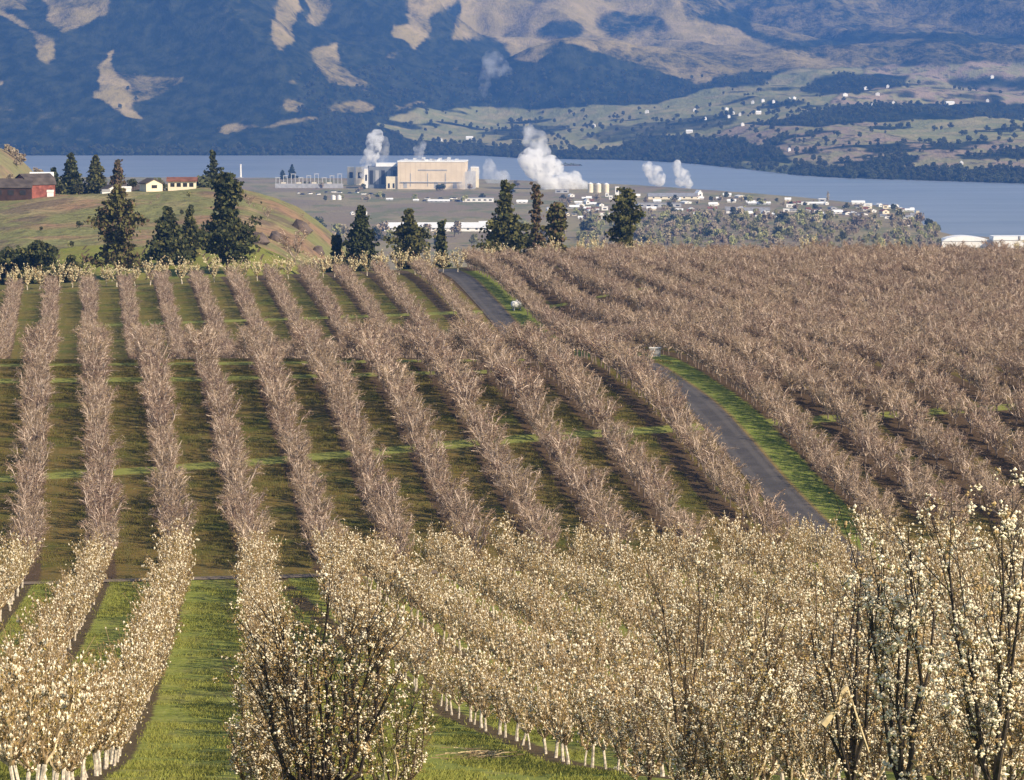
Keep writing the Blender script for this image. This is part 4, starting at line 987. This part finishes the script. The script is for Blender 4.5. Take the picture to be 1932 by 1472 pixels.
# substation
r = place_b('substation', 584, 357, D + 10, 'long pale fenced electrical substation with steel frames', 'substation', 0, z=ZB)
b = MB(); b.box(-29, 29, -6, -5.6, -1.5, 2.6, M['grey']); b.build('fence', r)
for i in range(9):
    x = -27 + i * 6.6; b = MB()
    for q in (-1.6, 1.6): b.box(x + q - .22, x + q + .22, 0, .45, 0, 7.5 + (i % 3) * 1.6, M['metal'])
    b.box(x - 2.2, x + 2.2, 0, .45, 7.2 + (i % 3) * 1.6, 7.8 + (i % 3) * 1.6, M['metal']); b.build('frame', r)
for i in range(4):
    x = -22 + i * 13; b = MB(); b.box(x - 2, x + 2, -3, 0, 0, 3.6, M['cream_light']); b.build('transformer', r)
# stack by the river
r = place_b('chimney', 454, 325, 3850, 'slender white chimney standing alone against the river', 'chimney', z=4); b = MB(); b.cyl(0, 0, -1, 14.5, 1.1, M['white'], 10, .8); b.build('stack', r); b = MB(); b.box(-2.5, 2.5, -2, 2, -1, 2, M['grey']); b.build('base', r)
# tanks
for px, lab in ((629, 'short white storage tank on the brown field, left of a pair'), (640, 'short white storage tank on the brown field, right of a pair')):
    r = place_b('storage_tank', px, 374, 3090, lab, 'tank'); b = MB(); b.cyl(0, 0, -1, 3.0, 1.7, M['white'], 14); b.build('shell', r); b = MB(); b.cyl(0, 0, 3.003, 3.7, 1.75, M['roof_white'], 14, .2); b.build('lid', r)
# long white packing shed
r = place_b('packing_shed', 826, 437, 2480, 'very long low white roofed packing shed behind the pines', 'shed', 0.02); gable(r, 66, 26, 2.2, 2.6, M['white'], M['roof_white'], .6, 12)
car = None
for i in range(26):
    px = 800 + i * 5.2 + rnd.uniform(-1, 1) if i < 14 else 560 + (i - 14) * 14 + rnd.uniform(-4, 4); py = rnd.choice([374, 379]) if i < 14 else rnd.uniform(361, 366)
    D = D_for(py); p = at(px, py, D); z = zl(p.x, D); pale = i % 3 != 0
    lab = ('pale' if pale else 'dark') + (' car parked in the lot in front of the cream data hall' if i < 14 else ' car on the service road below the substation')
    r = empty('parked_car', (p.x, D, z), rnd.uniform(0, 3), lab, 'car', 'cars around the data halls'); mt = M['white'] if pale else M['car_dark']
    b = MB(); b.box(-2.2, 2.2, -.9, .9, .35, .95, mt); b.build('body', r); b = MB(); b.prism([(-1.5, .953), (1.3, .953), (.8, 1.55), (-1.1, 1.55)], -.8, .8, M['dark']); b.build('cabin', r)
# other town buildings: px, base py, width px, height px, style, wall, roof, label
TOWN = [
 ('grain_silo', 1114, 361, 10, 19, 'silo', 'cream_light', 'white', 'leftmost of three cream silos at the right foot of the biggest plume'),
 ('grain_silo', 1129, 361, 10, 18, 'silo', 'cream_light', 'white', 'middle one of three cream silos right of the biggest plume'),
 ('grain_silo', 1144, 361, 10, 18, 'silo', 'cream_light', 'white', 'rightmost of three cream silos right of the biggest plume'),
 ('elevator_tower', 1164, 366, 7, 16, 'flat', 'white', 'grey', 'slender white tower right of the three cream silos'),
 ('warehouse', 1268, 374, 92, 11, 'gable', 'cream_light', 'roof_grey', 'broad grey roofed warehouse with cream walls under the twin plumes'),
 ('gable_shed', 1318, 371, 12, 14, 'front', 'white', 'roof_white', 'small white gabled shed at the right end of the grey roofed warehouse'),
 ('warehouse', 1243, 390, 82, 7, 'flat', 'grey', 'roof_grey', 'long flat grey warehouse in front of the grey roofed one'),
 ('house', 1275, 398, 26, 5, 'gable', 'white', 'roof_white', 'bright white long house right of the lone rim pine'),
 ('house', 1304, 397, 10, 6, 'front', 'white', 'roof_white', 'small bright white house right of the long white one'),
 ('house', 1262, 411, 17, 4, 'gable', 'white', 'roof_white', 'lowest white house just right of the lone rim pine'),
 ('house', 1334, 408, 22, 7, 'gable', 'grey', 'roof_grey', 'pale grey house left of the large white workshop'),
 ('workshop', 1411, 401, 82, 10, 'gable', 'white', 'roof_grey', 'large white walled workshop with broad pale roof'),
 ('workshop', 1432, 384, 42, 5, 'gable', 'grey', 'roof_white', 'pale flat roofed shed directly behind the large white workshop'),
 ('house', 1541, 384, 40, 5, 'gable', 'grey', 'roof_white', 'pale blue white long roof beside the tan poplar'),
 ('house', 1619, 383, 24, 6, 'gable', 'white', 'roof_white', 'white roofed house near the river bend, left of a bare tree'),
 ('house', 1659, 388, 10, 6, 'front', 'white', 'roof_white', 'bright white gable left of its twin on the river point'),
 ('house', 1690, 390, 9, 7, 'front', 'white', 'roof_white', 'bright white gable nearest the tip of the river point'),
 ('house', 1668, 402, 16, 8, 'front', 'cream_light', 'roof_red', 'peach coloured house below the two bright white gables'),
 ('house', 1609, 404, 10, 6, 'front', 'grey', 'roof_white', 'greyish house below the white roofed river bend house'),
 ('retaining_wall', 1731, 418, 6, 20, 'flat', 'cream_light', 'grey', 'pale upright wall at the tip of the river point'),
 ('house', 1711, 426, 9, 6, 'front', 'white', 'roof_grey', 'small pale house in the trees below the river point'),
 ('house', 1547, 414, 8, 5, 'front', 'white', 'roof_grey', 'small white house half hidden in the tree belt'),
 ('house', 1441, 404, 10, 8, 'front', 'white', 'roof_white', 'bright white lean to at the right end of the large workshop'),
 ('shed', 900, 379, 62, 7, 'flat', 'white', 'roof_grey', 'long pale flat shed left of the large shaggy pine'),
 ('shed', 828, 380, 40, 5, 'gable', 'grey', 'roof_white', 'bluish roofed shed row below the cream data hall'),
 ('shed', 735, 376, 12, 4, 'gable', 'grey', 'roof_white', 'small grey shed on the field below the slate hall'),
 ('shed', 785, 378, 10, 4, 'gable', 'grey', 'roof_white', 'tiny pale shed on the field below the cream data hall'),
 ('house', 985, 382, 20, 6, 'gable', 'white', 'roof_white', 'white roof between the shaggy pine and the browned snag'),
 ('house', 1080, 392, 24, 6, 'gable', 'grey', 'roof_white', 'pale roofed house between the medium pine and the lone pine'),
 ('house', 1107, 384, 9, 9, 'front', 'white', 'roof_white', 'bright white gable below the three cream silos'),
 ('house', 1118, 396, 22, 5, 'gable', 'white', 'roof_red', 'white house with reddish roof below the cream silos'),
 ('house', 1035, 396, 8, 6, 'front', 'white', 'roof_white', 'small white gable just left of the medium olive pine top'),
 ('shed', 665, 404, 7, 6, 'front', 'white', 'roof_white', 'white shed touching the left of the triangular fir tip'),
 ('shed', 687, 404, 9, 8, 'front', 'white', 'roof_white', 'white shed touching the right of the triangular fir tip'),
 ('shed', 1060, 362, 26, 6, 'flat', 'grey', 'roof_grey', 'low grey plant building hidden at the foot of the biggest plume'),
 ('shed', 912, 420, 16, 3, 'gable', 'grey', 'roof_white', 'pale low shed above the end of the packing shed'),
]
rt_ = random.Random(77)
for i in range(125):
    px = rt_.uniform(1040, 1735); py = rt_.uniform(368, 412) if px < 1500 else rt_.uniform(376 + (px - 1500) * .05, 414)
    wp = rt_.uniform(6, 18); ro = rt_.choice(['roof_white', 'roof_white', 'roof_white', 'roof_grey', 'roof_dark', 'roof_red']); wa = rt_.choice(['white', 'grey', 'cream_light', 'white'])
    TOWN.append(('house', px, py, wp, rt_.uniform(4, 6.5), rt_.choice(['gable', 'front', 'gable', 'flat']), wa, ro,
      {'roof_white': 'small pale roofed building', 'roof_grey': 'small grey roofed building', 'roof_dark': 'small dark roofed building', 'roof_red': 'small red brown roofed building'}[ro] + ' packed among others in the riverside town'))
for nm, px, py, wp, hp, st, wa, ro, lab in TOWN:
    D = min(D_for(py), 3500); s = SC(D); w_, h_ = wp * s, hp * s
    r = place_b(nm, px, py, D, lab, nm.replace('_', ' '), group='small buildings of the riverside town' if 'packed among' in lab else None, rot=rnd.uniform(-.06, .06) if st != 'front' else rnd.uniform(.2, .5))
    nw = max(1, min(6, int(wp / 9)))
    if st == 'silo':
        b = MB(); b.cyl(0, 0, -1, h_ * .86, w_ * .52, M[wa], 14); b.build('shell', r); b = MB(); b.cyl(0, 0, h_ * .86 + .003, h_, w_ * .54, M[ro], 14, .3); b.build('roof', r)
    elif st == 'flat': flat(r, w_, max(4, w_ * .4), h_, M[wa], M[ro], .4, nw)
    elif st == 'front': gable(r, w_ * .85, w_ * 1.1, h_ * .62, h_ * .38, M[wa], M[ro], .3, 1, False)
    else: gable(r, w_, max(5, w_ * .45), h_ * .5, h_ * .5, M[wa], M[ro], .35, nw)
# big white roofs at the right
r = place_b('boat_hall', 1822, 462, 2240, 'big white arched roof hall at the right beside the river', 'hall', 0.0)
w_ = 96 * SC(2240); b = MB(); b.box(-w_ / 2, w_ / 2, -9, 9, -1, 3.6, M['white']); b.build('wall', r)
pr = [(-w_ / 2 + w_ * i / 12, 3.603 + 2.8 * math.sin(math.pi * (i / 12) ** .8) ** .8) for i in range(13)]
b = MB(); b.prism(pr, -9.4, 9.4, M['roof_white']); b.build('roof', r)
r = place_b('boat_hall', 1935, 462, 2230, 'lower bluish white hall with round roof vents at the right edge', 'hall', 0.0)
w_ = 128 * SC(2230); b = MB(); b.box(-w_ / 2, w_ / 2, -9, 9, -1, 4.6, M['white']); b.build('wall', r)
b = MB(); b.prism([(-w_ / 2 - .4, 4.603), (w_ / 2 + .4, 4.603), (w_ / 2, 6.6), (-w_ / 2, 6.6)], -9.4, 9.4, M['roof_white']); b.build('roof', r)
for i in range(4):
    b = MB(); b.cyl(-w_ * .12 + i * 4.2, -9.2, 5.1, 6.9, .8, M['grey'], 10); b.build('vent', r)
r = place_b('poplar_tree', 1562, 374, 3180, 'pale tan poplar rising above the river bend roofs', 'tree')
t = MB(); t.tube([(0, 0, -1), (0, 0, 8)], [.3, .06], M['pine_bark'], 5); t.build('trunk', r); c = MB(); M['poplar'] = simple('poplar_spring_leaf', (.36, .29, .17), .2, .5)
for i in range(160):
    f = rnd.random(); q = 1.3 * math.sin(math.pi * min(1, f * .9 + .08)) * rnd.uniform(.3, 1); a = rnd.uniform(0, 6.28); c.leaf((math.cos(a) * q, math.sin(a) * q, 1 + 8 * f), .5, M['poplar'], rnd, .7)
c.build('crown', r)
# far bank houses
FARH = [(1310, 211, 5), (1330, 227, 4), (1370, 209, 6), (1383, 216, 4), (1374, 223, 5), (1395, 219, 4), (1400, 238, 6), (1419, 196, 5), (1438, 193, 6), (1458, 195, 5), (1488, 190, 4), (1497, 189, 6),
        (1430, 216, 10), (1593, 182, 9), (1632, 170, 8), (1654, 181, 7), (1646, 200, 7), (1684, 197, 5), (1790, 198, 16), (1869, 148, 6), (1861, 193, 5), (832, 267, 6), (886, 264, 13), (1813, 311, 6), (1488, 286, 5), (1673, 166, 5), (1300, 252, 12), (1120, 240, 6), (1220, 214, 7)]
lut_t = np.arange(60, 6000, 6.0)
for px, py, wp in FARH:
    Yc = float(np.interp(px, *FB)) + lut_t; Xc = (px - PW / 2) / F * Yc; Zc = z_far(Xc, Yc); _, qq = proj(Xc, Yc, Zc)
    i = int(np.argmax(qq < py)); D = float(Yc[i]); s = SC(D); w_ = wp * s
    lab = {1790: 'long white building among the far bank fields', 1869: 'tall white house highest on the far bank', 886: 'wide white building low on the far shore', 832: 'small white house low on the far shore', 1430: 'long bluish roof among the far bank houses', 1300: 'pale long barn on the far bank terrace', 1813: 'small white house by the far shoreline trees'}.get(px, 'tiny white house among the fields of the far bank')
    r = empty('far_house', (float(Xc[i]), D, float(Zc[i])), rnd.uniform(-.3, .3), lab, 'house', 'white houses scattered over the far bank')
    gable(r, w_, max(4, w_ * .6), max(2.6, 4 * s), max(1.4, 2.2 * s), M['white'], M['roof_white'], .2, 0, wp > 9)
# woods of the far bank
pts = []
bands = [((1500, 1560, 1700, 1640), 0)]
cand = np.random.rand(26000, 2)
fx = (cand[:, 0] * 2200 - 130); tq = 5 + (cand[:, 1] ** 1.4) * 2300
Yq = np.interp(fx, *FB) + tq; Xq = (fx - PW / 2) / F * Yq; Zq = z_far(Xq, Yq); ax, ay = proj(Xq, Yq, Zq)
ci = np.clip(((fx + 700) / 4).round().astype(int), 0, cov.shape[1] - 1); ri = np.clip(np.searchsorted(tt, tq), 0, cov.shape[0] - 1)
cv = cov[ri, ci].max(-1)
keep = ((cv < .2) & (fx > 560) & (ay > 130) & (np.random.rand(len(fx)) < .40)) | ((cv >= .2) & (ay > 135) & (np.random.rand(len(fx)) < np.where((fx > 950) & (fx < 1560) & (ay > 200), .075, .022))) | ((tq < 60) & (np.random.rand(len(fx)) < .4))
pts = [(float(a), float(b_), float(c_)) for a, b_, c_ in zip(Xq[keep], Yq[keep], Zq[keep])]
fw = mass('far_woods', pts, [[o] for o in bpy.data.objects if o.name.startswith('broadleaf_tree') and o.data in [scr_me.get(('dark', 0)), scr_me.get(('dark', 1))]][:2], 'dark woods scattered along the far river bank', .45, 1.0, 4)
# low island in the river
b = MB(); ri_ = random.Random(8); p = at(1071, 313, 4560)
for i in range(70):
    x = ri_.uniform(-16, 16); b.leaf((x, ri_.uniform(-6, 6), ri_.uniform(0, 3.2) * (1 - abs(x) / 22)), ri_.uniform(.8, 1.6), M['scrub_dark'], ri_, .8)
b.prism([(-17, -1), (17, -1), (13, .9), (-12, .7)], -8, 8, M['rock'])
tag(b.build('river_island', loc=(p.x, 4560, 0)), 'low dark wooded islet in the river right of the biggest plume', 'island')

# ------------------------------------------------------------------ steam
def steam_material(name, dens, scale, thr):
    m = bpy.data.materials.new(name); m.use_nodes = True; t = m.node_tree; t.nodes.clear(); g = G(t)
    o = t.nodes.new('ShaderNodeOutputMaterial'); v = t.nodes.new('ShaderNodeVolumePrincipled')
    n = g.noise(g.pos(obj=True), scale, 5, .68)
    d = g.math('MULTIPLY', g.step(thr - .06, thr + .30, n), dens)
    v.inputs['Color'].default_value = (1, 1, 1, 1); t.links.new(d, v.inputs['Density']); v.inputs['Anisotropy'].default_value = 0.0
    t.links.new(v.outputs[0], o.inputs['Volume'])
    return m
ST = steam_material('steam', .6, .17, .45); SH = steam_material('fading_steam', .035, .09, .42); SW = steam_material('thin_steam', .16, .10, .42)
def plume(path, D, lab, mat, z=None):
    import bmesh
    rnd2 = random.Random(len(lab) + int(path[0][0])); P0 = at(path[0][0], path[0][1], D); s = SC(D); bm = bmesh.new()
    for i in range(len(path) - 1):
        (x0, y0, r0), (x1, y1, r1) = path[i], path[i + 1]; L = math.hypot(x1 - x0, y1 - y0); n = max(2, int(L / (min(r0, r1) * .55)))
        for j in range(n + (i == len(path) - 2)):
            t_ = j / n; q = at(x0 + (x1 - x0) * t_, y0 + (y1 - y0) * t_, D) - P0; rr = (r0 + (r1 - r0) * t_) * s * 1.4
            for k_ in range(3):
                o_ = Vector((rnd2.gauss(0, .33), rnd2.gauss(0, .3), rnd2.gauss(0, .33))) * rr
                mt = bmesh.ops.create_icosphere(bm, subdivisions=2, radius=rr * rnd2.uniform(.55, .85))
                for v in mt['verts']: v.co += q + o_
    me = bpy.data.meshes.new('steam_plume'); bm.to_mesh(me); bm.free(); me.materials.append(mat)
    o = bpy.data.objects.new('steam_plume', me); COL.objects.link(o); o.location = P0
    md = o.modifiers.new('remesh', 'REMESH'); md.mode = 'VOXEL'; md.voxel_size = max(.35, path[0][2] * s * .28)
    return tag(o, lab, 'steam plume')
plume([(686, 328, 7), (696, 310, 9), (703, 290, 10), (706, 270, 10), (711, 256, 9)], 3470, 'tall white steam plume rising from the left chiller blocks', ST)
plume([(720, 306, 5), (724, 290, 7), (727, 270, 7)], 3500, 'thin faint steam wisp right of the tall left plume', SW)
plume([(788, 302, 4), (791, 290, 7), (794, 277, 7)], 3430, 'small thin steam puff above the cream data hall roof', SW)
plume([(946, 345, 13), (930, 336, 11), (926, 318, 9), (924, 306, 5)], 3560, 'small pale steam puff right of the slim service tower', SW)
plume([(882, 346, 9), (884, 334, 11), (888, 324, 8)], 3360, 'pale drifting steam hiding the right end of the cream data hall', SW)
plume([(1098, 352, 11), (1080, 346, 15), (1058, 343, 17), (1036, 336, 18), (1020, 322, 18), (1014, 305, 17), (1012, 292, 14)], 3380, 'biggest dense white steam plume drifting left of the silos', ST)
plume([(1012, 292, 14), (1016, 275, 15), (1008, 262, 14), (1004, 252, 10)], 3390, 'faint upper steam trail above the biggest plume', SW)
plume([(1248, 344, 7), (1242, 332, 11), (1234, 320, 10), (1222, 314, 8)], 3430, 'left one of the twin steam puffs over the grey roofed warehouse', ST)
plume([(1300, 346, 6), (1289, 335, 10), (1281, 322, 10), (1274, 312, 6)], 3430, 'right one of the twin steam puffs over the grey roofed warehouse', ST)
plume([(911, 180, 4), (914, 150, 8), (928, 128, 12), (930, 110, 14), (945, 135, 10)], 4500, 'pale high steam wisp drifting against the dark mountain', SH)
